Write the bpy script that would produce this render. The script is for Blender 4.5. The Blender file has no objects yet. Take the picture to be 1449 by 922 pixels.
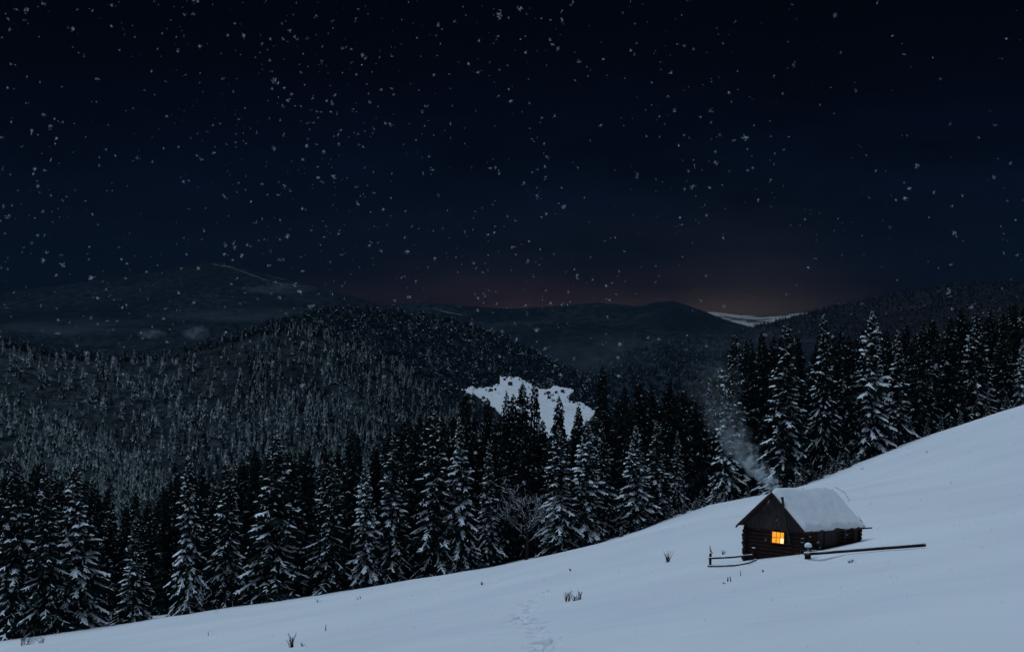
import bpy, math, random
import numpy as np
from mathutils import Vector, Matrix

random.seed(7)
rng = np.random.default_rng(11)
sc = bpy.context.scene
COL = sc.collection

# ------------------------------------------------------------------ camera
F = 2415.0                      # focal length in photograph pixels (photograph 1449 x 922)
PITCH = math.atan(31 / F)
cam_d = bpy.data.cameras.new('camera')
cam_d.sensor_width = 36
cam_d.lens = 36 * F / 1449
cam_d.clip_start = 0.5
cam_d.clip_end = 60000
cam = bpy.data.objects.new('camera', cam_d)
COL.objects.link(cam)
cam.rotation_euler = (math.pi / 2 - PITCH, 0, 0)
sc.camera = cam

# ------------------------------------------------------------------ night sky
w = bpy.data.worlds.new('World')
sc.world = w
w.use_nodes = True
nt = w.node_tree
nt.nodes.clear()
N = nt.nodes.new
L = nt.links.new
out = N('ShaderNodeOutputWorld')
bg = N('ShaderNodeBackground')
tc = N('ShaderNodeTexCoord')
sep = N('ShaderNodeSeparateXYZ')
L(tc.outputs['Generated'], sep.inputs[0])
nz = N('ShaderNodeTexNoise')
mp = N('ShaderNodeMapping')
mp.inputs['Scale'].default_value = (6, 6, 22)
L(tc.outputs['Generated'], mp.inputs[0])
L(mp.outputs[0], nz.inputs['Vector'])
nz.inputs['Scale'].default_value = 1.6
nz.inputs['Detail'].default_value = 4
nz.inputs['Roughness'].default_value = .55


def math_node(tree, op, a=None, b=None, c=None):
    n = tree.nodes.new('ShaderNodeMath')
    n.operation = op
    for i, v in enumerate((a, b, c)):
        if v is None:
            continue
        if isinstance(v, (int, float)):
            n.inputs[i].default_value = v
        else:
            tree.links.new(v, n.inputs[i])
    return n.outputs[0]


def M_(op, a=None, b=None, c=None):
    return math_node(nt, op, a, b, c)


wob = M_('MULTIPLY', M_('SUBTRACT', nz.outputs[0], .5), .05)
elev = M_('ADD', sep.outputs[2], wob)
ramp = N('ShaderNodeValToRGB')
cr = ramp.color_ramp
L(M_('MULTIPLY', elev, 5.0), ramp.inputs[0])
stops = [(0.0, (.0050, .0080, .0150)), (.10, (.0038, .0068, .0150)), (.32, (.0013, .0036, .0112)),
         (.52, (.0006, .0014, .0058)), (.72, (.0001, .0004, .0018)), (.90, (.00002, .0001, .0004))]
cr.elements[0].position = stops[0][0]
cr.elements[0].color = (*stops[0][1], 1)
cr.elements[1].position = .9
cr.elements[1].color = (*stops[-1][1], 1)
for p, c in stops[1:-1]:
    e = cr.elements.new(p)
    e.color = (*c, 1)
# last afterglow behind the far ridges: low in the sky, centred right of the middle
gz = M_('POWER', 2.718, M_('MULTIPLY', M_('ABSOLUTE', M_('SUBTRACT', sep.outputs[2], -.004)), -66.0))
dx1 = M_('DIVIDE', M_('SUBTRACT', sep.outputs[0], .045), .15)
cloudf = M_('MULTIPLY_ADD', nz.outputs[0], 3.2, -.7)
gx = M_('POWER', 2.718, M_('MULTIPLY', M_('MULTIPLY', dx1, dx1), -1.0))
dx2 = M_('DIVIDE', M_('SUBTRACT', sep.outputs[0], .135), .05)
gx2 = M_('POWER', 2.718, M_('MULTIPLY', M_('MULTIPLY', dx2, dx2), -1.0))
gy = M_('GREATER_THAN', sep.outputs[1], 0)
g1 = M_('MULTIPLY', M_('MULTIPLY', M_('MULTIPLY', gz, gx), gy), cloudf)
g2 = M_('MULTIPLY', M_('MULTIPLY', gz, gx2), gy)


def scaled(fac, col):
    n = N('ShaderNodeVectorMath')
    n.operation = 'SCALE'
    n.inputs[0].default_value = col
    L(fac, n.inputs['Scale'])
    return n.outputs[0]


def vadd(a, b):
    n = N('ShaderNodeVectorMath')
    n.operation = 'ADD'
    L(a, n.inputs[0])
    L(b, n.inputs[1])
    return n.outputs[0]


rs = N('ShaderNodeVectorMath')
rs.operation = 'SCALE'
L(ramp.outputs[0], rs.inputs[0])
L(cloudf, rs.inputs['Scale'])
sky = vadd(vadd(rs.outputs[0], scaled(g1, (.066, .034, .025))), scaled(g2, (.085, .066, .050)))
L(sky, bg.inputs[0])
bg.inputs[1].default_value = 1.0
L(bg.outputs[0], out.inputs[0])

# ------------------------------------------------------------------ moonlit overcast: one very soft lamp
sd = bpy.data.lights.new('moonlight', 'SUN')
sd.energy = 1.95
sd.angle = math.radians(56)
sd.color = (.605, .785, 1.0)
so = bpy.data.objects.new('moonlight', sd)
COL.objects.link(so)
_el, _az = math.radians(72), math.radians(165)     # high, from the left
_dir = Vector((math.cos(_el) * math.cos(_az), math.cos(_el) * math.sin(_az), math.sin(_el)))
so.rotation_euler = _dir.to_track_quat('Z', 'Y').to_euler()

vs = sc.view_settings
vs.view_transform = 'Standard'
vs.look = 'None'
vs.gamma = 1
vs.exposure = 0
vs.use_curve_mapping = False
sc.cycles.max_bounces = 6
sc.cycles.diffuse_bounces = 2
sc.cycles.transparent_max_bounces = 12
sc.cycles.volume_bounces = 1
sc.cycles.volume_step_rate = 1.0
sc.cycles.volume_max_steps = 128
sc.cycles.use_denoising = True


# ------------------------------------------------------------------ helpers
def P(px, py, Y):
    """the world point at forward distance Y that the photograph shows at pixel (px, py)"""
    px = np.asarray(px, float)
    py = np.asarray(py, float)
    u = (px - 724.5) / F
    v = (461 - py) / F
    c, s = math.cos(PITCH), math.sin(PITCH)
    dy = c + v * s
    dz = -s + v * c
    return np.stack([u * Y / dy, Y * np.ones_like(u), dz * Y / dy], -1)


def PIX(p):
    c, s = math.cos(PITCH), math.sin(PITCH)
    f = p[1] * c - p[2] * s
    u = p[1] * s + p[2] * c
    return 724.5 + F * p[0] / f, 461 - F * u / f


def vnoise(x, y, seed=0):
    """smooth value noise, numpy"""
    x = np.asarray(x, float)
    y = np.asarray(y, float)
    xi = np.floor(x)
    yi = np.floor(y)
    fx = x - xi
    fy = y - yi
    fx = fx * fx * (3 - 2 * fx)
    fy = fy * fy * (3 - 2 * fy)

    def h(a, b):
        v = np.sin(a * 127.1 + b * 311.7 + seed * 74.7) * 43758.5453
        return v - np.floor(v)
    return ((h(xi, yi) * (1 - fx) + h(xi + 1, yi) * fx) * (1 - fy)
            + (h(xi, yi + 1) * (1 - fx) + h(xi + 1, yi + 1) * fx) * fy) * 2 - 1


def fbm(x, y, seed=0, o=4):
    s = 0
    a = 1
    for i in range(o):
        s = s + a * vnoise(x * 2 ** i, y * 2 ** i, seed + i)
        a *= .5
    return s


def mesh_np(name, V, Q, mats, midx=None, smooth=True):
    """V (n,3) floats; Q (m,k) int faces, all with k corners"""
    V = np.asarray(V, np.float32)
    Q = np.asarray(Q, np.int32)
    me = bpy.data.meshes.new(name)
    me.vertices.add(len(V))
    me.vertices.foreach_set('co', V.ravel())
    k = Q.shape[1]
    me.loops.add(Q.size)
    me.loops.foreach_set('vertex_index', Q.ravel())
    me.polygons.add(len(Q))
    me.polygons.foreach_set('loop_start', np.arange(0, Q.size, k, dtype=np.int32))
    me.polygons.foreach_set('loop_total', np.full(len(Q), k, np.int32))
    for m in mats:
        me.materials.append(m)
    if midx is not None:
        me.polygons.foreach_set('material_index', np.asarray(midx, np.int32))
    me.polygons.foreach_set('use_smooth', np.full(len(Q), smooth))
    me.update(calc_edges=True)
    return me


class MB:
    """collects polygons into one mesh"""
    def __init__(self):
        self.v = []
        self.f = []
        self.m = []

    def add(self, vs_, fs, m=0):
        o = len(self.v)
        self.v += [tuple(p) for p in vs_]
        for f in fs:
            self.f.append(tuple(i + o for i in f))
            self.m.append(m)

    def box(self, x0, x1, y0, y1, z0, z1, m=0, M=None):
        vs_ = [Vector((x, y, z)) for z in (z0, z1) for y in (y0, y1) for x in (x0, x1)]
        if M is not None:
            vs_ = [M @ p for p in vs_]
        self.add(vs_, [(0, 2, 3, 1), (4, 5, 7, 6), (0, 1, 5, 4), (2, 6, 7, 3), (0, 4, 6, 2), (1, 3, 7, 5)], m)

    def tube(self, pts, rad, n=8, m=0, cap=True, squash=1.0, wob=0.0):
        pts = [Vector(p) for p in pts]
        if not hasattr(rad, '__len__'):
            rad = [rad] * len(pts)
        rings = []
        for i, p in enumerate(pts):
            d = (pts[min(i + 1, len(pts) - 1)] - pts[max(i - 1, 0)]).normalized()
            ref = Vector((0, 0, 1)) if abs(d.z) < .9 else Vector((1, 0, 0))
            a = d.cross(ref).normalized()
            b = a.cross(d).normalized()
            rings.append([p + (a * math.cos(t) + b * math.sin(t) * squash) * rad[i] * (1 + wob * random.uniform(-1, 1))
                          for t in [2 * math.pi * k / n for k in range(n)]])
        o = len(self.v)
        for r in rings:
            self.v += [tuple(q) for q in r]
        for i in range(len(pts) - 1):
            for k in range(n):
                a_ = o + i * n + k
                b_ = o + i * n + (k + 1) % n
                self.f.append((a_, b_, b_ + n, a_ + n))
                self.m.append(m)
        if cap:
            self.f.append(tuple(o + k for k in range(n))[::-1])
            self.m.append(m)
            self.f.append(tuple(o + (len(pts) - 1) * n + k for k in range(n)))
            self.m.append(m)

    def mesh(self, name, mats, smooth=False):
        me = bpy.data.meshes.new(name)
        me.from_pydata(self.v, [], self.f)
        for m in mats:
            me.materials.append(m)
        me.polygons.foreach_set('material_index', self.m)
        me.polygons.foreach_set('use_smooth', [smooth] * len(self.f))
        me.update()
        return me

    def build(self, name, mats, parent=None, smooth=False):
        if not isinstance(mats, (list, tuple)):
            mats = [mats]
        return link(name, self.mesh(name, mats, smooth), parent)


def link(name, me, parent=None):
    o = bpy.data.objects.new(name, me)
    COL.objects.link(o)
    if parent:
        o.parent = parent
    return o


def tag(o, label=None, cat=None, group=None, kind=None):
    if label:
        o['label'] = label
    if cat:
        o['category'] = cat
    if group:
        o['group'] = group
    if kind:
        o['kind'] = kind
    return o


def empty(name, loc=(0, 0, 0), rz=0):
    o = bpy.data.objects.new(name, None)
    o.empty_display_size = .1
    COL.objects.link(o)
    o.location = loc
    o.rotation_euler = (0, 0, rz)
    return o


# ------------------------------------------------------------------ materials
def mat(name, col, rough=.8, var=.25, scale=3.0, bump=0.0, bscale=20.0, col2=None, spec=.2, sheen=0, coords='Object', stretch=(1, 1, 1)):
    m = bpy.data.materials.new(name)
    m.use_nodes = True
    t = m.node_tree
    b = t.nodes['Principled BSDF']
    b.inputs['Roughness'].default_value = rough
    b.inputs['Specular IOR Level'].default_value = spec
    co = t.nodes.new('ShaderNodeTexCoord')
    mpn = t.nodes.new('ShaderNodeMapping')
    mpn.inputs['Scale'].default_value = stretch
    t.links.new(co.outputs[coords], mpn.inputs[0])
    n = t.nodes.new('ShaderNodeTexNoise')
    n.inputs['Scale'].default_value = scale
    n.inputs['Detail'].default_value = 5
    t.links.new(mpn.outputs[0], n.inputs['Vector'])
    r = t.nodes.new('ShaderNodeValToRGB')
    r.color_ramp.elements[0].position = .3
    r.color_ramp.elements[1].position = .7
    c2 = col2 or tuple(min(1, c * (1 + var)) for c in col)
    c1 = col if col2 else tuple(c * (1 - var) for c in col)
    r.color_ramp.elements[0].color = (*c1, 1)
    r.color_ramp.elements[1].color = (*c2, 1)
    t.links.new(n.outputs[0], r.inputs[0])
    t.links.new(r.outputs[0], b.inputs['Base Color'])
    if bump:
        n2 = t.nodes.new('ShaderNodeTexNoise')
        n2.inputs['Scale'].default_value = bscale
        n2.inputs['Detail'].default_value = 6
        t.links.new(mpn.outputs[0], n2.inputs['Vector'])
        bp = t.nodes.new('ShaderNodeBump')
        bp.inputs['Strength'].default_value = bump
        bp.inputs['Distance'].default_value = .05
        t.links.new(n2.outputs[0], bp.inputs['Height'])
        t.links.new(bp.outputs[0], b.inputs['Normal'])
    return m


SNOW = mat('snow', (.74, .765, .81), .75, .03, .06, .3, 5.0, spec=.25, col2=(.86, .875, .90))
SNOWT = mat('tree_snow', (.87, .92, .97), .8, .05, 2.0, spec=.15)
NEEDLE = mat('needles', (.013, .020, .016), .9, .4, .6, spec=.05)
FROSTN = mat('frosted_needles', (.50, .59, .58), .9, .4, .5, spec=.05)
BARK = mat('bark', (.035, .027, .022), .9, .4, 5, .6, 14, spec=.05)
LOG = mat('log_wood', (.036, .020, .017), .85, .45, 2.2, .8, 9, spec=.1, stretch=(1, 6, 6))
BOARD = mat('weathered_board', (.058, .046, .048), .85, .4, 3.0, .6, 12, spec=.1, stretch=(6, 6, .8))
ROOFB = mat('roof_board', (.050, .026, .022), .85, .4, 2.0, .5, 9, spec=.1, stretch=(1, 5, 5))
IRON = mat('sooty_iron', (.012, .012, .013), .55, .3, 6, .2, 20, spec=.4)
TWIG = mat('twig', (.03, .025, .022), .9, .3, 8, spec=.05)
FRAME = mat('window_frame', (.10, .035, .02), .7, .3, 6, .3, 20)


def glow(name, col, s):
    m = bpy.data.materials.new(name)
    m.use_nodes = True
    t = m.node_tree
    b = t.nodes['Principled BSDF']
    b.inputs['Base Color'].default_value = (.1, .04, .01, 1)
    co = t.nodes.new('ShaderNodeTexCoord')
    n = t.nodes.new('ShaderNodeTexNoise')
    n.inputs['Scale'].default_value = 5
    t.links.new(co.outputs['Object'], n.inputs['Vector'])
    mr = t.nodes.new('ShaderNodeMapRange')
    mr.inputs[3].default_value = s * .7
    mr.inputs[4].default_value = s * 1.3
    t.links.new(n.outputs[0], mr.inputs[0])
    t.links.new(mr.outputs[0], b.inputs['Emission Strength'])
    b.inputs['Emission Color'].default_value = (*col, 1)
    return m


GLOW = glow('lamplit_pane', (1.0, .36, .025), 1.15)
GLOWB = glow('bright_lamplit_pane', (1.0, .72, .32), 1.6)


def forest_mat(name, dark, frost, scale, thr=.55, patch=None):
    """distant forested slope: dark crowns speckled with frost"""
    m = bpy.data.materials.new(name)
    m.use_nodes = True
    t = m.node_tree
    b = t.nodes['Principled BSDF']
    b.inputs['Roughness'].default_value = 1
    b.inputs['Specular IOR Level'].default_value = 0
    co = t.nodes.new('ShaderNodeTexCoord')
    n = t.nodes.new('ShaderNodeTexNoise')
    n.inputs['Scale'].default_value = scale
    n.inputs['Detail'].default_value = 4
    n.inputs['Roughness'].default_value = .7
    t.links.new(co.outputs['Object'], n.inputs['Vector'])
    n2 = t.nodes.new('ShaderNodeTexNoise')
    n2.inputs['Scale'].default_value = scale * .08
    n2.inputs['Detail'].default_value = 3
    t.links.new(co.outputs['Object'], n2.inputs['Vector'])
    r = t.nodes.new('ShaderNodeMapRange')
    r.inputs[1].default_value = thr - .1
    r.inputs[2].default_value = thr + .15
    t.links.new(n.outputs[0], r.inputs[0])
    r2 = t.nodes.new('ShaderNodeMapRange')
    r2.inputs[1].default_value = .35
    r2.inputs[2].default_value = .65
    t.links.new(n2.outputs[0], r2.inputs[0])
    f = math_node(t, 'MULTIPLY', r.outputs[0], math_node(t, 'ADD', .25, math_node(t, 'MULTIPLY', r2.outputs[0], .75)))
    mx = t.nodes.new('ShaderNodeMix')
    mx.data_type = 'RGBA'
    mx.inputs['A'].default_value = (*dark, 1)
    mx.inputs['B'].default_value = (*frost, 1)
    t.links.new(f, mx.inputs['Factor'])
    last = mx.outputs['Result']
    if patch:
        n3 = t.nodes.new('ShaderNodeTexNoise')
        n3.inputs['Scale'].default_value = patch
        n3.inputs['Detail'].default_value = 6
        mp3 = t.nodes.new('ShaderNodeMapping')
        mp3.inputs['Scale'].default_value = (1, .35, 5)
        t.links.new(co.outputs['Object'], mp3.inputs[0])
        t.links.new(mp3.outputs[0], n3.inputs['Vector'])
        r3 = t.nodes.new('ShaderNodeMapRange')
        r3.inputs[1].default_value = .66
        r3.inputs[2].default_value = .70
        t.links.new(n3.outputs[0], r3.inputs[0])
        m3 = t.nodes.new('ShaderNodeMix')
        m3.data_type = 'RGBA'
        t.links.new(r3.outputs[0], m3.inputs['Factor'])
        t.links.new(last, m3.inputs['A'])
        m3.inputs['B'].default_value = (.5, .54, .57, 1)
        last = m3.outputs['Result']
    t.links.new(last, b.inputs['Base Color'])
    return m


FLOOR_F = forest_mat('forest_floor', (.010, .014, .014), (.06, .075, .08), .12, .5)
FAR_F = forest_mat('far_forest', (.010, .015, .018), (.05, .065, .075), .03, .5)
RIGHT_F = forest_mat('right_forest', (.020, .018, .017), (.045, .042, .040), .05, .5)

# ------------------------------------------------------------------ the snow slope (height field through measured points)
CTRL = [
    # tree line
    (-150, 935, 212), (0, 905, 215), (140, 888, 217), (300, 862, 218), (480, 838, 220), (640, 810, 222), (750, 790, 225),
    (860, 765, 228), (930, 738, 233), (1010, 712, 240), (1130, 690, 238), (1210, 657, 246), (1320, 614, 258),
    (1449, 580, 275), (1600, 545, 295),
    # cabin
    (1062, 792, 106), (1137, 784, 102.5), (1190, 773, 103), (1226, 767, 107), (1004, 802, 104), (1030, 735, 150), (1250, 770, 100),
    (1300, 700, 150), (1449, 660, 165),
    # foreground
    (724, 922, 67), (400, 922, 105), (150, 915, 165), (1449, 922, 41), (1100, 922, 51), (724, 850, 120), (1300, 820, 68),
]
cp = np.array([P(a, b, Y) for a, b, Y in CTRL])
extra = []
for px in (-300, 0, 300, 724, 1100, 1449, 1700):
    yy = float(np.interp(px, [c[0] for c in CTRL[:15]], [c[1] for c in CTRL[:15]]))
    Y0 = float(np.interp(px, [c[0] for c in CTRL[:15]], [c[2] for c in CTRL[:15]]))
    e0 = P(px, yy, Y0)
    extra.append((e0[0] * 1.3, Y0 + 70, e0[2] - 13))
    extra.append((e0[0] * 1.6, Y0 + 190, e0[2] - 60))
cp = np.vstack([cp, np.array(extra), np.array([(0, 0, -5.2), (-60, 20, -18), (60, 20, 4), (0, -80, 4), (-60, -60, -8), (60, -60, 15)])])


def tps_k(d2):
    return np.where(d2 > 1e-9, d2 * np.log(np.maximum(d2, 1e-9)) * .5, 0)


S_ = np.array([.02, .012])
cx = cp[:, :2] * S_
n_ = len(cx)
K = tps_k(((cx[:, None] - cx[None]) ** 2).sum(-1)) + np.eye(n_) * .012
Pm = np.hstack([np.ones((n_, 1)), cx])
A_ = np.block([[K, Pm], [Pm.T, np.zeros((3, 3))]])
sol = np.linalg.solve(A_, np.concatenate([cp[:, 2], np.zeros(3)]))


def H0(X, Y):
    X = np.asarray(X, float)
    Y = np.asarray(Y, float)
    q = np.stack([X.ravel() * S_[0], Y.ravel() * S_[1]], -1)
    k = tps_k(((q[:, None] - cx[None]) ** 2).sum(-1))
    z = k @ sol[:n_] + sol[n_] + q @ sol[n_ + 1:]
    return z.reshape(X.shape)


def hit(px, py, y0=30, y1=330):
    """where the ray through a photograph pixel first meets the slope"""
    Ys = np.linspace(y0, y1, 1500)
    p = P(np.full(1500, px), np.full(1500, py), Ys)
    d = p[:, 2] - H0(p[:, 0], p[:, 1])
    i = np.argmax(d <= 0)
    if d[i] > 0:
        i = int(np.argmin(d))
    return p[i]


# animal tracks: dents in the snow along a wandering line
track = [(778, 925), (773, 905), (770, 893), (758, 880), (742, 872), (748, 860), (758, 850), (772, 840), (790, 830)]
dents = []
tp = [hit(a, b) for a, b in track]
for i in range(len(tp) - 1):
    a, b = tp[i], tp[i + 1]
    nst = max(2, int(np.hypot(*(b - a)[:2]) / .42))
    dens = .85 if i < 6 else .4
    for k in range(nst):
        if random.random() > dens:
            continue
        q = a + (b - a) * k / nst
        for rr in range(random.choice((1, 2, 2))):
            dents.append((q[0] + random.gauss(0, .33), q[1] + random.gauss(0, .25), random.uniform(.13, .27), random.uniform(.2, .45),
                          random.uniform(.55, .9)))
q = hit(742, 876)
for k in range(12):
    dents.append((q[0] - 1.0 + k * .22 + random.gauss(0, .1), q[1] + random.gauss(0, .3), .12, .28, .16))


def ridge_lines(X, Y):
    """faint trodden line across the field and soft wind relief"""
    return (.16 * fbm(X / 17, Y / 26, 3, 4) + .05 * fbm(X / 2.3 + .3 * Y, Y / 5, 9, 2)) * np.clip((Y - 10) / 40, 0, 1) * (1 - np.exp(-((X - 16) / 11) ** 2 - ((Y - 103) / 11) ** 2))


lines_px = [[(872, 806), (905, 804), (940, 798), (1000, 791)], [(560, 834), (640, 826), (700, 820), (760, 815), (800, 812)]]
line_pts = []
for l in lines_px:
    pts = [hit(a, b) for a, b in l]
    for i in range(len(pts) - 1):
        n = int(np.hypot(*(pts[i + 1] - pts[i])[:2]) / .5) + 1
        for k in range(n):
            line_pts.append(pts[i] + (pts[i + 1] - pts[i]) * k / n)
for q in line_pts:
    if random.random() < .8:
        dents.append((q[0], q[1], .3, .45, .10))
# broad soft hollow sunk into the snow under the pole beside the hut
q = hit(1162, 791)
dents.append((q[0], q[1], .9, 2.2, .35))


def H(X, Y):
    X = np.asarray(X, float)
    Y = np.asarray(Y, float)
    return H0(X, Y) + ridge_lines(X, Y)


def snow_slope():
    xs = np.unique(np.concatenate([np.arange(-170, 200, 1.2), np.arange(-8, 18, .14)]).round(3))
    ys = np.unique(np.concatenate([np.arange(-60, 480, 1.5), np.arange(60, 112, .17), np.arange(112, 240, .6)]).round(3))
    X, Y = np.meshgrid(xs, ys)
    Z = np.zeros_like(X)
    for r in range(0, len(ys), 60):
        Z[r:r + 60] = H(X[r:r + 60], Y[r:r + 60])
    for (dx, dy, sx, sy, dp) in dents:
        i0, i1 = np.searchsorted(xs, [dx - 3 * sx, dx + 3 * sx])
        j0, j1 = np.searchsorted(ys, [dy - 3 * sy, dy + 3 * sy])
        if i1 <= i0 or j1 <= j0:
            continue
        g = ((X[j0:j1, i0:i1] - dx) / sx) ** 2 + ((Y[j0:j1, i0:i1] - dy) / sy) ** 2
        Z[j0:j1, i0:i1] -= dp * np.exp(-g ** 1.5) 
    nx, ny = len(xs), len(ys)
    V = np.stack([X.ravel(), Y.ravel(), Z.ravel()], -1)
    I = np.arange(nx * ny).reshape(ny, nx)
    Q = np.stack([I[:-1, :-1], I[:-1, 1:], I[1:, 1:], I[1:, :-1]], -1).reshape(-1, 4)
    o = link('snow_field', mesh_np('snow_field', V, Q, [SNOW]))
    tag(o, kind='structure')


snow_slope()


# ------------------------------------------------------------------ hills
class Hill:
    def __init__(s, name, crest, ytop, base_py, ybase, mat_, amp=10, nsc=120, seed=1, x0=None, x1=None, nx=160, nt_=36, backdrop=160, backlen=500):
        s.cx = [c[0] for c in crest]
        s.cy = [c[1] for c in crest]
        s.ytop, s.ybase, s.bpy, s.amp, s.nsc, s.seed = ytop, ybase, base_py, amp, nsc, seed
        x0 = s.cx[0] if x0 is None else x0
        x1 = s.cx[-1] if x1 is None else x1
        px = np.linspace(x0, x1, nx)
        t = np.linspace(0, 1, nt_)
        PX, T = np.meshgrid(px, t)
        front = s.at(PX, T)
        back = []
        for k in range(1, 8):
            f = k / 7
            b = front[0].copy()
            sc_ = (s.ytop + backlen * f) / s.ytop
            b[:, 0] *= sc_
            b[:, 1] = s.ytop + backlen * f
            b[:, 2] = front[0][:, 2] - backdrop * f ** 1.3
            back.append(b)
        G = np.concatenate([np.array(back[::-1]), front], 0)
        ny, nx = G.shape[:2]
        I = np.arange(nx * ny).reshape(ny, nx)
        Q = np.stack([I[:-1, :-1], I[1:, :-1], I[1:, 1:], I[:-1, 1:]], -1).reshape(-1, 4)
        o = link(name, mesh_np(name, G.reshape(-1, 3), Q, [mat_]))
        tag(o, kind='structure')
        s.o = o

    def at(s, px, t):
        px = np.asarray(px, float)
        t = np.asarray(t, float)
        cy = np.interp(px, s.cx, s.cy)
        py = cy + (s.bpy - cy) * t ** 1.15
        Y = s.ytop + (s.ybase - s.ytop) * t
        p = P(px, py, Y)
        p[..., 2] += s.amp * fbm(p[..., 0] / s.nsc, p[..., 1] / s.nsc, s.seed, 4) * np.sin(np.clip(t, 0, 1) * math.pi * .9 + .12)
        return p


hillB = Hill('forested_hill', [(-160, 480), (0, 486), (60, 498), (150, 510), (200, 508), (280, 494), (340, 477), (410, 464), (470, 474),
                              (520, 497), (570, 522), (620, 556), (660, 594), (720, 650), (760, 700)], 1560, 720, 1120, FLOOR_F, 9, 90, 2)
hillA = Hill('near_forested_spur', [(-160, 530), (0, 560), (60, 582), (110, 604), (160, 627), (210, 652), (250, 687), (300, 740)], 720, 800, 560,
             FLOOR_F, 3, 40, 5, nx=80)
hillC = Hill('middle_forested_hill', [(330, 480), (380, 456), (440, 440), (500, 434), (560, 438), (612, 446), (670, 461), (727, 485), (781, 510), (820, 528),
                                     (856, 556), (900, 600), (960, 640)], 3300, 660, 2300, FLOOR_F, 16, 260, 8)
hillD = Hill('valley_forested_hill', [(800, 560), (840, 520), (900, 496), (960, 482), (1040, 476), (1120, 478), (1300, 480), (1500, 470)], 4200, 640,
             3000, FAR_F, 25, 300, 12)
hillE = Hill('right_ridge', [(1020, 480), (1060, 466), (1110, 452), (1180, 434), (1250, 420), (1330, 406), (1400, 401), (1449, 402), (1600, 410)],
             5200, 560, 3700, RIGHT_F, 16, 400, 15)
hillG = Hill('far_ridge', [(430, 440), (520, 432), (600, 429), (660, 433), (720, 437), (780, 433), (845, 428), (880, 431), (905, 434), (930, 427),
                          (955, 426), (990, 438), (1030, 454), (1090, 470), (1160, 480)], 7000, 560, 5000, FAR_F, 30, 600, 21)
hillJ = Hill('valley_ridge', [(560, 500), (640, 468), (700, 456), (760, 450), (830, 456), (900, 466), (960, 468), (1040, 476), (1120, 490)], 5200, 600, 4300, FAR_F, 22, 420, 27)
hillF = Hill('left_mountain', [(-200, 425), (0, 414), (100, 402), (200, 386), (260, 375), (310, 370), (350, 380), (420, 400), (500, 422), (580, 440),
                              (660, 455)], 7600, 600, 5000, FAR_F, 60, 700, 31, nx=220, nt_=60)
SNOWF = mat('far_snow', (.10, .10, .10), .9, .25, .006, col2=(.80, .76, .70))
SNOWF.node_tree.nodes['Color Ramp'].color_ramp.elements[0].position = .38
SNOWF.node_tree.nodes['Color Ramp'].color_ramp.elements[1].position = .46
hillH = Hill('far_snow_valley', [(940, 452), (980, 441), (1010, 441), (1050, 446), (1100, 446), (1140, 442), (1200, 440)], 10500, 500, 8600, SNOWF,
             14, 500, 41, nx=80)

# narrow snow-filled clearings on the far slopes


def far_strip(hill, pts, wd, name):
    P_, Qd = [], []
    fine = []
    for i in range(len(pts) - 1):
        for k in range(8):
            f = k / 8
            fine.append((pts[i][0] + (pts[i + 1][0] - pts[i][0]) * f, pts[i][1] + (pts[i + 1][1] - pts[i][1]) * f))
    for i, (x, y) in enumerate(fine):
        cy = float(np.interp(x, hill.cx, hill.cy))
        tt = max(0.0, (y - cy) / (hill.bpy - cy)) ** (1 / 1.15)
        wdt = wd * (.35 + .65 * math.sin(math.pi * (i + .5) / len(fine))) * random.uniform(.5, 1.2)
        a = hill.at(x, tt)
        b = hill.at(x, min(1, tt + wdt))
        P_ += [a + np.array([0, 0, 1.2]), b + np.array([0, 0, 1.2])]
    for i in range(len(fine) - 1):
        Qd.append((2 * i, 2 * i + 1, 2 * i + 3, 2 * i + 2))
    tag(link(name, mesh_np(name, np.array(P_), np.array(Qd), [SNOWD])), kind='structure')


SNOWD = mat('thin_far_snow', (.05, .055, .06), .9, .25, .02, col2=(.20, .22, .24))
far_strip(hillF, [(300, 372), (325, 375), (350, 384), (385, 398), (424, 406)], .012, 'mountain_snow_strip')
far_strip(hillF, [(375, 385), (395, 392), (410, 397)], .008, 'mountain_snow_strip')
far_strip(hillG, [(612, 438), (635, 443), (664, 446)], .014, 'ridge_snow_strip')

# valley floor, one sheet below everything out to the last ridge
VF = MB()
VF.add([(-9000, -300, -290), (9000, -300, -290), (9000, 13000, -290), (-9000, 13000, -290)], [(0, 1, 2, 3)])
tag(VF.build('valley_floor', FAR_F), kind='structure')


# ------------------------------------------------------------------ the white clearing with its hamlet
poly = [(652, 549), (668, 545), (685, 547), (700, 544), (708, 540), (707, 534), (722, 533), (735, 535), (752, 542), (766, 548), (778, 549), (783, 546),
        (800, 549), (812, 552), (808, 560), (803, 566), (822, 571), (836, 577), (842, 582), (838, 589), (826, 603), (812, 620), (740, 620), (722, 600), (704, 579), (692, 572), (682, 563), (672, 556), (660, 552)]
PPX = np.array([p[0] for p in poly], float)
PPY = np.array([p[1] for p in poly], float)


def in_clearing(x, y):
    c = False
    j = len(PPX) - 1
    for i in range(len(PPX)):
        if (PPY[i] > y) != (PPY[j] > y) and x < (PPX[j] - PPX[i]) * (y - PPY[i]) / (PPY[j] - PPY[i]) + PPX[i]:
            c = not c
        j = i
    return c


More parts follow.
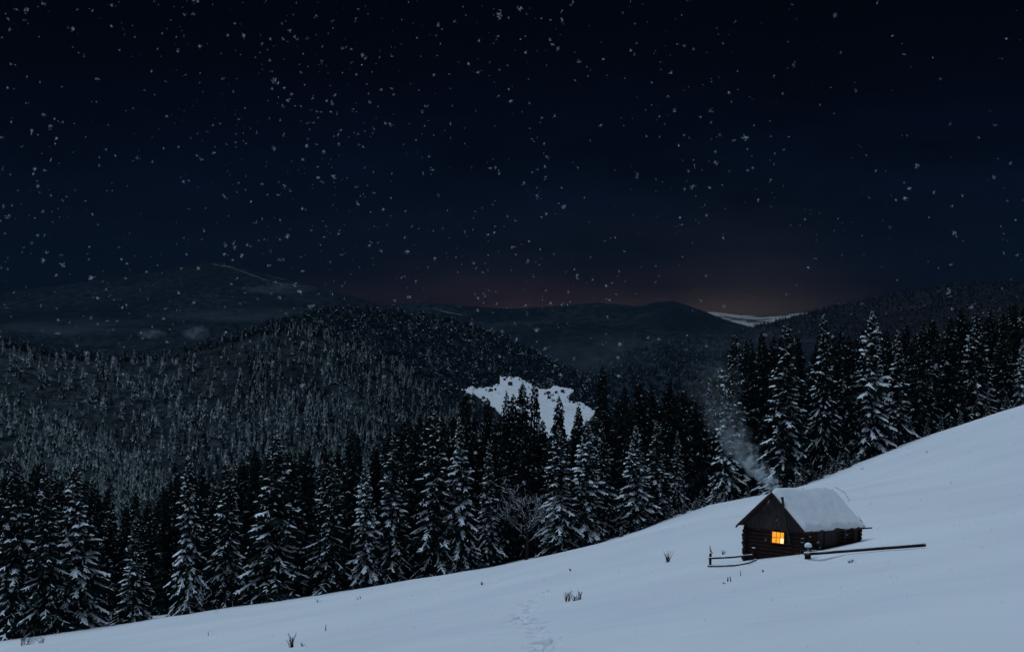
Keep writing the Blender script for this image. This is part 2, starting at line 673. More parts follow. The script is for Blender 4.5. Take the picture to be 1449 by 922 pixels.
def clearing():
    # dense clipped grid
    gx = np.arange(645, 845, 1.6)
    gy = np.arange(528, 625, 1.2)
    idx = {}
    V = []
    Q = []
    def vid(i, k):
        if (i, k) not in idx:
            x, y = gx[i] + random.uniform(-.3, .3), gy[k] + random.uniform(-.2, .2)
            idx[(i, k)] = len(V)
            V.append(meadow_at(x, y))
        return idx[(i, k)]
    for i in range(len(gx) - 1):
        for k in range(len(gy) - 1):
            e = 2.6 * vnoise(gx[i] / 3, gy[k] / 2, 4)
            if in_clearing(gx[i] + .8, gy[k] + .5 + e * .6):
                Q.append((vid(i, k), vid(i, k + 1), vid(i + 1, k + 1), vid(i + 1, k)))
    me = mesh_np('snowy_clearing', np.array(V), np.array(Q), [SNOW])
    # give the sheet real depth
    o = link('snowy_clearing', me)
    sol_ = o.modifiers.new('depth', 'SOLIDIFY')
    sol_.thickness = 1.5
    sol_.offset = -1
    tag(o, kind='structure')


def meadow_at(x, y):
    Y = 2250 - (y - 530) * 5.2
    p = P(x, y, Y)
    p[2] += 2.2 * float(fbm(p[0] / 30, p[1] / 60, 51, 3))
    return p


clearing()
# dark knoll that carries the clearing
KC = ([540, 600, 640, 655, 700, 712, 740, 775, 805, 830, 870, 920, 960], [640, 590, 560, 551, 547, 537, 538, 551, 553, 574, 600, 640, 680])


def knoll():
    xs = np.arange(540, 961, 5.0)
    rows = []
    for k in (3, 2, 1):
        row = []
        for x in xs:
            p = meadow_at(x, float(np.interp(x, *KC)))
            p[1] += k * 120
            p[0] *= 1 + k * 120 / 2250
            p[2] -= 18 * k * k * .6 + 2.5
            row.append(p)
        rows.append(row)
    for k in range(30):
        row = []
        for x in xs:
            y0 = float(np.interp(x, *KC))
            p = meadow_at(x, y0 + (740 - y0) * k / 29)
            p[2] -= 2.5
            row.append(p)
        rows.append(row)
    G = np.array(rows)
    ny, nx = G.shape[:2]
    I = np.arange(nx * ny).reshape(ny, nx)
    Q = np.stack([I[:-1, :-1], I[1:, :-1], I[1:, 1:], I[:-1, 1:]], -1).reshape(-1, 4)
    tag(link('clearing_knoll', mesh_np('clearing_knoll', G.reshape(-1, 3), Q, [FLOOR_F])), kind='structure')


knoll()

WALLW = mat('far_hut_wall', (.05, .035, .03), .9, .3, 1)


def hut(px, py, wd, name='mountain_hut', label='', snowroof=True, rz=0.0):
    p = meadow_at(px, py)
    r = empty(name, tuple(p), rz)
    wd *= .62
    h = wd * .42
    d = wd * .75
    m = MB()
    m.box(-wd / 2, wd / 2, -d / 2, d / 2, -1.5, h)
    m.add([(-wd / 2, -d / 2, h), (-wd / 2, d / 2, h), (-wd / 2, 0, h * 1.9)], [(0, 2, 1)])
    m.add([(wd / 2, -d / 2, h), (wd / 2, d / 2, h), (wd / 2, 0, h * 1.9)], [(0, 1, 2)])
    m.build('wall', WALLW, r)
    f = MB()
    for s in (-1, 1):
        a = [(-wd * .56, s * d * .62, h * .82), (wd * .56, s * d * .62, h * .82), (wd * .56, 0, h * 1.95), (-wd * .56, 0, h * 1.95)]
        b = [(x, y, z + .35) for x, y, z in a]
        f.add(a + b, [(0, 1, 2, 3), (4, 7, 6, 5), (0, 4, 5, 1), (3, 2, 6, 7), (0, 3, 7, 4), (1, 5, 6, 2)])
    f.build('roof', SNOW if snowroof else WALLW, r)
    tag(r, label, 'hut', 'huts on the bright clearing')


HUTS = [
    (722, 545, 8.0, 'longest dark hut near the top of the bright clearing', False),
    (714, 538.5, 4.5, 'tiny hut at the very top edge of the bright clearing', False),
    (694, 549, 4.0, 'tiny hut left of the clearing, just above a row of dark dots', True),
    (695, 552.5, 5.5, 'small hut on the left half of the bright clearing', False),
    (701, 549.5, 3.6, 'tiny square hut beside the small hut on the left half of the clearing', False),
    (684, 562, 4.6, 'tiny hut low on the left edge of the bright clearing', False),
    (776, 557, 6.5, 'upper hut of the cluster on the right half of the clearing', False),
    (781, 560, 5.5, 'middle hut of the cluster on the right half of the clearing', True),
    (772, 556, 4.5, 'leftmost hut of the cluster on the right half of the clearing', True),
    (787, 557.5, 5.0, 'rightmost hut of the cluster on the right half of the clearing', False),
    (777, 564.5, 5.5, 'lower hut below the cluster on the right half of the clearing', False),
    (783, 567, 5.0, 'lowest hut of the right half of the clearing', True),
    (796, 557, 6.0, 'hut near the right tip of the upper clearing', False),
    (812, 571, 5.0, 'small hut on the low right tongue of the clearing', False),
]
for a in HUTS:
    hut(a[0], a[1], a[2], 'mountain_hut', a[3], a[4], random.uniform(-.5, .5))


# ------------------------------------------------------------------ far and middle-distance trees
def soup_tree(n, h=1.0, R=.16, frost=.4, power=.7, leaf=.05, seed=0, snow=.12, tone=0.0):
    """a small conifer of many drooping needle sprays; returns vertices, triangles, material index (0 dark, 1 frost, 2 snow)"""
    r = np.random.default_rng(seed)
    u = 1 - np.sqrt(r.random(n)) * .97
    th = r.random(n) * 2 * math.pi
    prof = R * (1 - u) ** power * (1 + .25 * np.sin(u * 38 + th * 2) + .2 * r.standard_normal(n))
    rr = prof * np.sqrt(r.uniform(.25, 1, n))
    cen = np.stack([rr * np.cos(th), rr * np.sin(th), u * h], -1)
    rad = np.stack([np.cos(th), np.sin(th), np.full(n, -.35)], -1)
    tan = np.stack([-np.sin(th), np.cos(th), r.uniform(-.3, .3, n)], -1)
    lf = leaf * r.uniform(.6, 1.5, n) * (1.1 - .6 * u)
    a = cen + tan * lf[:, None] * .6
    b = cen - tan * lf[:, None] * .6
    c = cen + rad * lf[:, None] * 1.3
    V = np.stack([a, b, c], 1).reshape(-1, 3)
    Q = np.arange(3 * n).reshape(-1, 3)
    x = r.random(n)
    x = x + .35 * (.5 - u) + .25 * (np.sqrt(r.random(n)) - .66) + tone
    m = np.where(x < snow, 2, np.where(x < frost + snow, 1, 0))
    # inner dark core and tip
    k = 6
    core = [(R * .45 * math.cos(2 * math.pi * i / k), R * .45 * math.sin(2 * math.pi * i / k), .05 * h) for i in range(k)] + [(0, 0, h)]
    o = len(V)
    V = np.vstack([V, core])
    Q = np.vstack([Q, [(o + i, o + (i + 1) % k, o + k) for i in range(k)]])
    m = np.concatenate([m, np.zeros(k, int)])
    return V, Q, m


def tier_tree(R=.17, frost=.7, seed=0, tiers=8, tips=8, power=.75):
    """a small conifer of overlapping jagged skirts"""
    r = np.random.default_rng(seed)
    V, Q, m = [], [], []
    for j in range(tiers):
        f = j / tiers
        z1 = .06 + .80 * f
        R1 = R * (1 - f) ** power * r.uniform(.85, 1.15) + .012
        dz = (.94 / tiers) * r.uniform(1.5, 2.0)
        a0 = r.random() * 6.28
        for k in range(tips):
            a = a0 + 6.283 * (k + r.uniform(-.3, .3)) / tips
            da = 6.283 / tips * r.uniform(.45, .75)
            rt = R1 * r.uniform(.65, 1.25)
            zt = z1 - dz * r.uniform(.0, .35)
            o = len(V)
            ri = R1 * .22
            V += [(ri * math.cos(a - da), ri * math.sin(a - da), z1 + dz * .55), (ri * math.cos(a + da), ri * math.sin(a + da), z1 + dz * .55),
                  (rt * math.cos(a + da * .4), rt * math.sin(a + da * .4), zt), (rt * math.cos(a - da * .4), rt * math.sin(a - da * .4), zt - .01)]
            Q += [(o, o + 1, o + 2), (o, o + 2, o + 3)]
            mm = 1 if r.random() < frost else 0
            m += [mm, mm if r.random() < .8 else 0]
    o = len(V)
    V += [(.02, 0, .86), (-.01, .017, .86), (-.01, -.017, .86), (0, 0, 1)]
    Q += [(o, o + 1, o + 3), (o + 1, o + 2, o + 3), (o + 2, o, o + 3)]
    m += [0, 0, 0]
    k = 6
    o = len(V)
    V += [(R * .4 * math.cos(i), R * .4 * math.sin(i), .02) for i in range(k)] + [(0, 0, .9)]
    Q += [(o + i, o + (i + 1) % k, o + k) for i in range(k)]
    m += [0] * k
    return np.array(V), np.array(Q), np.array(m)


def scatter(name, protos, pos, hts, label, cat):
    Vs, Qs, Ms = [], [], []
    o = 0
    pid = rng.integers(0, len(protos), len(pos))
    for k, (V, Q, m) in enumerate(protos):
        sel = np.where(pid == k)[0]
        if not len(sel):
            continue
        a = rng.random(len(sel)) * 2 * math.pi
        c, s = np.cos(a), np.sin(a)
        wv = rng.uniform(.85, 1.2, len(sel))
        h = hts[sel]
        x = (V[None, :, 0] * c[:, None] - V[None, :, 1] * s[:, None]) * (h * wv)[:, None] + pos[sel, 0][:, None]
        y = (V[None, :, 0] * s[:, None] + V[None, :, 1] * c[:, None]) * (h * wv)[:, None] + pos[sel, 1][:, None]
        z = V[None, :, 2] * h[:, None] + pos[sel, 2][:, None]
        W = np.stack([x, y, z], -1).reshape(-1, 3)
        off = (np.arange(len(sel)) * len(V))[:, None, None] + o
        Vs.append(W)
        Qs.append((Q[None] + off).reshape(-1, 3))
        Ms.append(np.tile(m, len(sel)))
        o += len(W)
    ob = link(name, mesh_np(name, np.vstack(Vs), np.vstack(Qs), [NEEDLE, FROSTN, SNOWT], np.concatenate(Ms), smooth=False))
    tag(ob, label, cat, kind='stuff')
    return ob


# single small trees standing on the clearing
mt = [mesh_np('clearing_tree', *(lambda a: (a[0], a[1], [NEEDLE, FROSTN, SNOWT], a[2]))(soup_tree(60, R=.2, frost=.1, leaf=.13, seed=500 + i, snow=0)), smooth=False) for i in range(4)]
for i, (x, y) in enumerate([(716, 536), (717, 536.5), (723, 536), (724, 537), (706, 543), (704, 545), (705, 541), (688, 551), (692, 553), (701, 551), (683, 563), (686, 562), (690, 565),
                            (707, 558), (776, 560), (779, 557), (783, 559), (790, 561), (795, 556), (798, 558), (771, 557), (781, 566), (800, 568), (806, 569), (812, 571), (817, 573),
                            (805, 562), (803, 564), (660, 549), (664, 548), (670, 549), (676, 548), (735, 538), (740, 541), (757, 545), (820, 574), (826, 577), (748, 548)]):
    o = link('clearing_tree', mt[i % 4])
    o.location = tuple(meadow_at(x, y) - np.array([0, 0, .3]))
    hh = random.uniform(2.2, 4.6)
    o.scale = (hh * 1.3, hh * 1.3, hh)
    tag(o, 'tiny dark tree dotted on the bright clearing in the valley', 'tree', 'tiny trees dotted on the bright clearing')

# young plantation on the near spur
pr = [tier_tree(.20, (.85, .7, .9, .4)[i % 4], 100 + i, 6, 7) for i in range(12)]
n = 1700
px = rng.uniform(-60, 300, n)
t = rng.random(n) ** .9
pos = hillA.at(px, t)
scatter('young_spruce_plantation', pr, pos, rng.uniform(3.6, 6.0, n), 'dense young frosted spruces covering the low spur at the far left', 'forest')

# main hill, fine forest on its right half and dark thinner wood on its left
n = 4200
px = rng.uniform(-60, 730, n)
t = rng.random(n)
dn = fbm(px / 40, t * 3, 77, 3)
keep = (px > 390 - 90 * t + 25 * dn) | ((rng.random(n) < .22 + .35 * (t > .62)))
px, t, dn = px[keep], t[keep], dn[keep]
pos = hillB.at(px, t)
pr = [tier_tree(.155, (.9, .75, .6, .3, .12)[i % 5], 200 + i, 7, 7) for i in range(15)]
h = rng.uniform(8, 13, len(px))
scatter('hillside_forest', pr, pos, h, 'frosted conifer forest covering the rounded hill behind the spruces', 'forest')
# dark firs along its crest
n = 420
px = rng.uniform(-60, 560, n)
pos = hillB.at(px, rng.uniform(0, .05, n))
pr = [soup_tree(50, R=.17, frost=.10, leaf=.09, seed=240 + i, snow=0, power=.8) for i in range(4)]
scatter('crest_forest', pr, pos, rng.uniform(5, 10, n), 'dark firs lined along the crest of the rounded hill', 'forest')

# second hill
n = 9500
px = rng.uniform(340, 930, n)
t = rng.random(n)
pos = hillC.at(px, t)
pr = [soup_tree(36, R=.2, frost=.12, leaf=.16, seed=300 + i, snow=.0, tone=(-.1, .1, .3)[i % 3]) for i in range(6)]
scatter('middle_hill_forest', pr, pos, rng.uniform(8, 14, n), 'fine dark forest on the second hill above the bright clearing', 'forest')
# knoll around the clearing: trees only outside of the snow
pos = []
while len(pos) < 1500:
    x, y = rng.uniform(560, 940), rng.uniform(530, 690)
    y0 = float(np.interp(x, *KC))
    if y < y0 + 1 or in_clearing(x, y) or in_clearing(x, y - 2.5):
        continue
    p = meadow_at(x, y)
    p[2] -= 3
    pos.append(p)
pos = np.array(pos)
scatter('knoll_forest', pr, pos, rng.uniform(6, 11, len(pos)), 'small dark trees edging the bright clearing', 'forest')
# right ridge and valley hill
n = 3500
px = rng.uniform(1030, 1500, n)
pos = hillE.at(px, rng.random(n) ** 1.3 * .7)
pr2 = [soup_tree(24, R=.2, frost=.05, leaf=.15, seed=330 + i, snow=0) for i in range(5)]
scatter('right_ridge_forest', pr2, pos, rng.uniform(9, 15, n), 'faint dark forest on the ridge at the right', 'forest')
n = 2600
px = rng.uniform(820, 1120, n)
pos = hillD.at(px, rng.random(n) * .8)
scatter('valley_hill_forest', pr2, pos, rng.uniform(10, 17, n), 'hazy dark forest on the valley hill right of the clearing', 'forest')

# frost-white spruces one can tell apart on the main hill
hp = []
for i in range(8):
    V, Q, m = tier_tree(.13 + .012 * (i % 4), .88, 400 + i, 13, 10, .5)
    m = np.where((m == 1) & (np.random.default_rng(i).random(len(m)) < .45), 2, m)
    hp.append(mesh_np('frosted_spruce', V, Q, [NEEDLE, FROSTN, SNOWT], m, smooth=False))
HS = [(42, 520), (57, 524), (80, 520), (105, 524), (138, 520), (150, 530), (98, 548), (133, 560), (146, 575), (168, 545), (180, 548), (190, 560), (200, 540),
      (172, 585), (190, 600), (206, 560), (222, 556), (235, 545), (218, 590), (222, 610), (240, 578), (252, 575), (262, 596), (270, 585), (242, 632), (282, 575),
      (290, 580), (310, 580), (318, 594), (335, 560), (350, 570), (338, 600), (352, 610), (340, 640), (330, 630), (312, 615), (300, 600), (285, 610), (270, 620),
      (255, 615), (368, 545), (378, 590), (390, 630), (404, 545), (415, 560), (402, 590), (420, 600), (436, 590), (380, 640), (365, 635), (350, 650), (408, 650),
      (430, 640), (450, 655), (470, 640), (445, 620), (460, 600), (20, 510), (5, 500), (15, 525), (118, 545), (62, 545), (210, 520), (230, 522), (255, 530), (275, 520),
      (190, 508), (92, 512), (300, 545), (318, 530), (340, 530), (360, 515), (385, 520), (395, 500), (300, 650), (320, 660), (230, 650), (485, 650), (500, 665),
      (480, 610), (520, 640), (540, 660), (560, 650), (505, 625), (580, 665), (555, 625), (600, 640), (255, 560), (160, 520), (122, 510), (438, 560), (460, 575)]
bands = [('high', 0, 545), ('middle', 545, 590), ('low', 590, 900)]
zones = [(-99, 130, 'above the plantation, left part'), (130, 215, 'above the plantation, right end'),
         (215, 300, 'above the big herringbone spruce'), (300, 380, 'above the wide arching spruce'),
         (380, 460, 'below the rounded summit'), (460, 999, 'where the hill falls off to the right')]
buckets = {}
for (x, y) in HS:
    b = next(b for b in bands if b[1] <= y < b[2])
    z = next(z for z in zones if z[0] <= x < z[1])
    buckets.setdefault((b[0], z[2]), []).append((x, y))
ORD = ['first', 'second', 'third', 'fourth', 'fifth', 'sixth', 'seventh', 'eighth', 'ninth', 'tenth', 'eleventh', 'twelfth', 'thirteenth', 'fourteenth', 'fifteenth',
       'sixteenth', 'seventeenth', 'eighteenth', 'nineteenth', 'twentieth']
k = 0
for (b, z), lst in buckets.items():
    for i, (x, y) in enumerate(sorted(lst)):
        cy = np.interp(x, hillB.cx, hillB.cy)
        tt = max(0.02, ((y + 6 - cy) / (720 - cy))) ** (1 / 1.15)
        p = hillB.at(x, tt)
        o = link('frosted_spruce', hp[k % 8])
        hh = random.uniform(15, 20) * (.8 if x > 460 or y < 520 else 1.0)
        o.location = tuple(p - np.array([0, 0, .5]))
        o.scale = (hh, hh, hh)
        o.rotation_euler[2] = random.uniform(0, 6.28)
        if len(lst) == 1:
            s = 'only'
        else:
            s = ORD[i] + ' from left'
        tag(o, f'white frosted hillside spruce, {b}, {s}, {z}', 'tree', 'frosted spruces standing out on the hillside')
        k += 1


# ------------------------------------------------------------------ the near spruces
def spruce_proto(seed, H_=20.0, R=3.6, droop=.5, snow=.6, nb=190, full=1.0, thick=1.0):
    """trunk, foliage and snow meshes of one spruce of height H_"""
    r = random.Random(seed)
    fol_v, fol_f = [], []
    sn_v, sn_f = [], []

    def ribbon(V, Fc, pts, wid, th=0.0, up=None):
        """flat or arched strip along pts"""
        o = len(V)
        n = len(pts)
        for i, p in enumerate(pts):
            a = pts[max(i - 1, 0)]
            b = pts[min(i + 1, n - 1)]
            dx, dy = b[0] - a[0], b[1] - a[1]
            l = math.hypot(dx, dy) or 1
            sx, sy = -dy / l, dx / l
            w_ = wid[i]
            V.append((p[0] + sx * w_, p[1] + sy * w_, p[2] - w_ * .55))
            V.append((p[0], p[1], p[2] + th * (w_ * 1.2 if th else 0)))
            V.append((p[0] - sx * w_, p[1] - sy * w_, p[2] - w_ * .55))
        for i in range(n - 1):
            k_ = o + i * 3
            Fc.append((k_, k_ + 1, k_ + 4, k_ + 3))
            Fc.append((k_ + 1, k_ + 2, k_ + 5, k_ + 4))

    lean = (r.uniform(-.012, .012), r.uniform(-.012, .012))
    az = r.random() * 6.28
    side_bias = r.random() * 6.28
    gaps = [(r.random() * 6.28, r.uniform(.1, .8), r.uniform(.4, .9), r.uniform(.03, .09)) for _ in range(5)]
    for i in range(nb):
        u = (i + r.random()) / nb
        u = .02 + .975 * u ** 1.12
        az += 2.399 + r.uniform(-.35, .35)
        prof = (1 - u) ** .82 * (.62 + .38 * min(1, u * 9 + .35)) + .006
        Lb = R * prof * r.uniform(.68, 1.18) * (1 + .10 * math.sin(u * 21 + seed))
        if r.random() < .06:
            Lb *= r.uniform(.35, .6)
        if Lb < .10:
            Lb = .10
        if any(abs((az - g[0] + math.pi) % (2 * math.pi) - math.pi) < g[2] and abs(u - g[1]) < g[3] for g in gaps):
            if r.random() < .7:
                Lb *= r.uniform(.25, .6)
        h = u * H_
        slope0 = -.12 + .75 * u ** 1.5 + r.uniform(-.12, .12)
        dr = droop * (1.15 - u) * r.uniform(.7, 1.3)
        ca, sa = math.cos(az), math.sin(az)
        curl = r.uniform(-.25, .25)
        K_ = max(4, int(Lb * 2.4) + 2)
        pts = []
        for k_ in range(K_ + 1):
            s = k_ / K_
            rad = Lb * s
            z = h + Lb * (slope0 * s - dr * s * s * 1.5 + dr * .75 * s ** 3)
            off = curl * Lb * s * s
            pts.append((rad * ca - off * sa + lean[0] * h, rad * sa + off * ca + lean[1] * h, z))
        # spine of needles
        ribbon(fol_v, fol_f, pts, [(.16 * (1 - .6 * k_ / K_) + .03) * full * min(1, Lb / 1.4 + .2) for k_ in range(K_ + 1)])
        bs = snow * r.uniform(.25, 1.5) * (1 - .55 * u * u)
        # main snow ridge in broken lengths
        seg = []
        wds = []
        for k_ in range(K_ + 1):
            s = k_ / K_
            on = s > .18 and r.random() < min(.97, .35 + bs * .8)
            if on:
                p = pts[k_]
                seg.append((p[0] + r.uniform(-.03, .03), p[1] + r.uniform(-.03, .03), p[2] + .05))
                wds.append((.055 + .065 * min(bs, 1.2) * r.uniform(.5, 1.2)) * thick * (1.0 - .3 * s) * min(1, Lb / 1.5 + .25))
            if (not on or k_ == K_) and seg:
                if len(seg) > 1:
                    wds[0] *= .3
                    wds[-1] *= .35
                    ribbon(sn_v, sn_f, seg, wds, th=1.0)
                seg, wds = [], []
        # side twigs, drooping
        for k_ in range(1, K_ + 1):
            s = k_ / K_
            for sd_ in (-1, 1):
                if r.random() < .12:
                    continue
                tl = (Lb * .36 * (1.15 - s) + .28) * r.uniform(.6, 1.25)
                tl = min(tl, 1.5, Lb * .62 + .06)
                ang = az + sd_ * r.uniform(.6, 1.15) + curl
                p = pts[k_]
                f0 = r.uniform(-.5, 0)
                p = (p[0] + (pts[k_ - 1][0] - p[0]) * -f0, p[1] + (pts[k_ - 1][1] - p[1]) * -f0, p[2] + (pts[k_ - 1][2] - p[2]) * -f0)
                tz = -r.uniform(.25, .8) * tl
                q1 = (p[0] + math.cos(ang) * tl * .5, p[1] + math.sin(ang) * tl * .5, p[2] + tz * .32)
                q2 = (p[0] + math.cos(ang) * tl, p[1] + math.sin(ang) * tl, p[2] + tz)
                wf = r.uniform(.09, .15) * full * min(1, Lb / 1.6 + .25)
                ribbon(fol_v, fol_f, [p, q1, q2], [wf, wf * 1.1, wf * .2])
                # hanging comb of needles
                if r.random() < .75:
                    hl = tl * r.uniform(.35, .8)
                    o = len(fol_v)
                    fol_v.extend([q1, q2, ((q1[0] + q2[0]) / 2 + r.uniform(-.1, .1), (q1[1] + q2[1]) / 2 + r.uniform(-.1, .1), q2[2] - hl),
                                  (p[0], p[1], p[2] - hl * .8)])
                    fol_f.append((o, o + 1, o + 2, o + 3))
                if r.random() < bs * .72:
                    ww = (.032 + .032 * min(bs, 1.2) * r.uniform(.4, 1.2)) * thick * min(1, Lb / 1.5 + .25)
                    up = .045
                    ribbon(sn_v, sn_f, [(p[0], p[1], p[2] + up), (q1[0], q1[1], q1[2] + up), (q1[0] * .4 + q2[0] * .6, q1[1] * .4 + q2[1] * .6, q1[2] * .4 + q2[2] * .6 + up)],
                           [ww * .6, ww * r.uniform(.6, 1.3), ww * .3], th=1.0)
    # leader
    ribbon(fol_v, fol_f, [(lean[0] * H_, lean[1] * H_, H_ * .96), (lean[0] * H_, lean[1] * H_ + .01, H_ * 1.0)], [.10, .02])
    crown = mesh_np('crown', np.array(fol_v), np.array(fol_f), [NEEDLE], smooth=False)
    snow_m = mesh_np('branch_snow', np.array(sn_v), np.array(sn_f), [SNOWT], smooth=True)
    tr = MB()
    tr.tube([(lean[0] * z, lean[1] * z, z) for z in (-.8, .3, H_ * .25, H_ * .5, H_ * .75, H_ * .97)],
            [.30, .26, .2, .14, .08, .015], 8)
    trunk = tr.mesh('trunk', [BARK], True)
    return trunk, crown, snow_m


PROTO = {
    'heavy': [spruce_proto(1, R=3.7, droop=.62, snow=1.15, nb=210, thick=1.7), spruce_proto(2, R=3.3, droop=.75, snow=1.0, nb=230, thick=1.5),
              spruce_proto(3, R=4.0, droop=.5, snow=1.25, nb=200, thick=1.75)],
    'mid': [spruce_proto(11, R=3.4, droop=.6, snow=.78, nb=200, thick=1.35), spruce_proto(12, R=3.9, droop=.5, snow=.7, nb=210, thick=1.3), spruce_proto(13, R=3.0, droop=.7, snow=.85, nb=200, thick=1.4),
            spruce_proto(14, R=3.6, droop=.8, snow=.68, nb=200, thick=1.35)],
    'light': [spruce_proto(21, R=3.5, droop=.5, snow=.30, nb=230, full=1.15), spruce_proto(22, R=3.1, droop=.6, snow=.36, nb=220, full=1.1),
              spruce_proto(23, R=3.9, droop=.55, snow=.25, nb=240, full=1.15)],
    'dark': [spruce_proto(31, R=3.3, droop=.5, snow=.10, nb=190, full=1.2), spruce_proto(32, R=3.7, droop=.55, snow=.14, nb=200, full=1.2),
             spruce_proto(33, R=2.9, droop=.6, snow=.08, nb=180, full=1.2)],
    'young': [spruce_proto(41, H_=8, R=2.0, droop=.45, snow=1.0, nb=110, thick=1.0), spruce_proto(42, H_=8, R=2.3, droop=.5, snow=.8, nb=110)],
}
cnt = {k: 0 for k in PROTO}


def spruce(px, Y, top, kind, label, group, base=None, rz=None, widen=1.0, pick=None):
    if base is None:
        X = (px - 724.5) / F * Y
        z = float(H(np.array([X]), np.array([Y]))[0])
    else:
        q_ = P(px, base, Y)
        X = q_[0]
        z = float(H(np.array([X]), np.array([Y]))[0])
    ztop = P(px, top, Y)[2]
    ht = max(1.0, ztop - z)
    i = cnt[kind] if pick is None else pick
    cnt[kind] += 1
    pr_ = PROTO[kind][i % len(PROTO[kind])]
    nat = 8.0 if kind == 'young' else 20.0
    s = ht / nat
    r = empty('spruce_tree', (X, Y, z - .1), random.uniform(0, 6.28) if rz is None else rz)
    sx = s ** .75 * widen if kind != 'young' else s * widen
    sx *= random.uniform(.86, 1.16)
    r.scale = (sx, sx * random.uniform(.92, 1.08), s)
    r.rotation_euler[0] = random.gauss(0, .014)
    r.rotation_euler[1] = random.gauss(0, .014)
    for nme, me in zip(('trunk', 'crown', 'branch_snow'), pr_):
        link(nme, me, r)
    tag(r, label, 'tree', group)
    return r


def Dt(px):
    return float(np.interp(px, [c[0] for c in CTRL[:15]], [c[2] for c in CTRL[:15]]))


GF = 'spruces along the front edge of the forest'
FRONT = [
    # px, behind edge (m), top_py, kind, widen, label
    (22, 3, 640, 'mid', 1.0, 'snowy spruce cut by the left edge of the photo'),
    (66, 2, 662, 'mid', 1.05, 'broad snow-streaked spruce, second from the left edge'),
    (112, 3, 655, 'heavy', 1.1, 'tall spruce thick with white snow on its right side, left of the short spruce'),
    (188, 2, 728, 'mid', 1.15, 'short wide spruce standing in a dark gap left of the big herringbone spruce'),
    (265, 1.5, 632, 'heavy', .95, 'big spruce with snow branches in a herringbone pattern, left of centre'),
    (318, 3, 652, 'mid', 1.0, 'spruce with drooping snowy boughs just right of the herringbone spruce'),
    (388, 2, 606, 'mid', 1.35, 'wide tall dark spruce with long arching snow-lined branches'),
    (432, 5, 632, 'light', 1.0, 'dark narrow spruce just right of the wide arching spruce'),
    (466, 3, 645, 'mid', 1.0, 'bluish snowy spruce with low dense boughs, left of the tall dark spruce'),
    (500, 5, 602, 'light', 1.1, 'tall dark spruce behind the one with clumped drooping snow'),
    (521, 2, 648, 'heavy', .9, 'spruce with thick clumps of hanging snow down its middle'),
    (554, 3, 604, 'mid', .95, 'slim spruce with curved snowy boughs right of the clumped one'),
    (582, 6, 598, 'light', .95, 'dark thin spruce between two snowy slim spruces'),
    (618, 3, 578, 'mid', 1.05, 'tall spruce with bow-shaped snowy branches left of the densest snowy one'),
    (652, 2, 588, 'heavy', 1.0, 'dense snow-covered spruce down to the ground under the left end of the clearing'),
    (692, 4, 622, 'mid', .85, 'slender spruce with snowy outline left of the bare tree'),
    (792, 3, 600, 'heavy', 1.1, 'broad snow-laden spruce just right of the bare tree'),
    (830, 4, 592, 'heavy', 1.0, 'snow-laden spruce touching the broad one right of the bare tree'),
    (856, 6, 596, 'mid', .9, 'half hidden snowy spruce left of the bell-shaped pair'),
    (899, 2, 600, 'heavy', 1.05, 'bell-shaped snowy spruce with a short trunk visible below'),
    (932, 2, 592, 'mid', 1.1, 'bell-shaped snowy spruce, right one of the pair'),
    (958, 4, 608, 'mid', .9, 'small snowy spruce right of the bell-shaped pair'),
    (985, 10, 520, 'light', .9, 'dark pointed spruce rising left of the smoke'),
    (1006, 9, 532, 'mid', .9, 'misty spruce right next to the dark pointed one left of the smoke'),
    (1028, 3, 548, 'heavy', 1.05, 'frosty blue spruce standing in the chimney smoke'),
    (1040, 8, 470, 'mid', 1.0, 'very tall slim snowy spruce behind the smoke'),
    (1060, 10, 476, 'light', .85, 'slim dark spruce, left of the two behind the wide dark one'),
    (1083, 9, 466, 'light', .95, 'slim dark spruce, right of the two behind the wide dark one'),
    (1110, 3, 452, 'mid', 1.25, 'wide dark spruce right behind the hut gable'),
    (1166, 8, 443, 'mid', 1.0, 'tall spruce with a pointed dark top, between hut and the big snowy spruce'),
    (1230, 2, 438, 'heavy', 1.1, 'big snow-streaked spruce at the field edge right of the hut'),
    (1200, 6, 470, 'light', .9, 'dark spruce pressed against the left side of the big snow-streaked one'),
    (1270, 4, 465, 'mid', 1.0, 'spruce with sparse snow right of the big snow-streaked one'),
    (1302, 6, 450, 'light', 1.05, 'dark spruce above the tiny snowy fir at the field edge'),
    (1345, 7, 445, 'light', 1.0, 'dark spruce left of the layered snowy one near the right edge'),
    (1380, 3, 440, 'mid', 1.15, 'spruce with level layers of thin snow near the right edge'),
    (1418, 7, 438, 'light', 1.0, 'dark spruce between the layered one and the right edge'),
    (1447, 2, 478, 'heavy', .9, 'spruce with a curled snow cap at the right edge of the photo'),
]
for (px, dY, top, kind, wd, lab) in FRONT:
    spruce(px, Dt(px) + dY, top, kind, lab, GF, widen=wd)

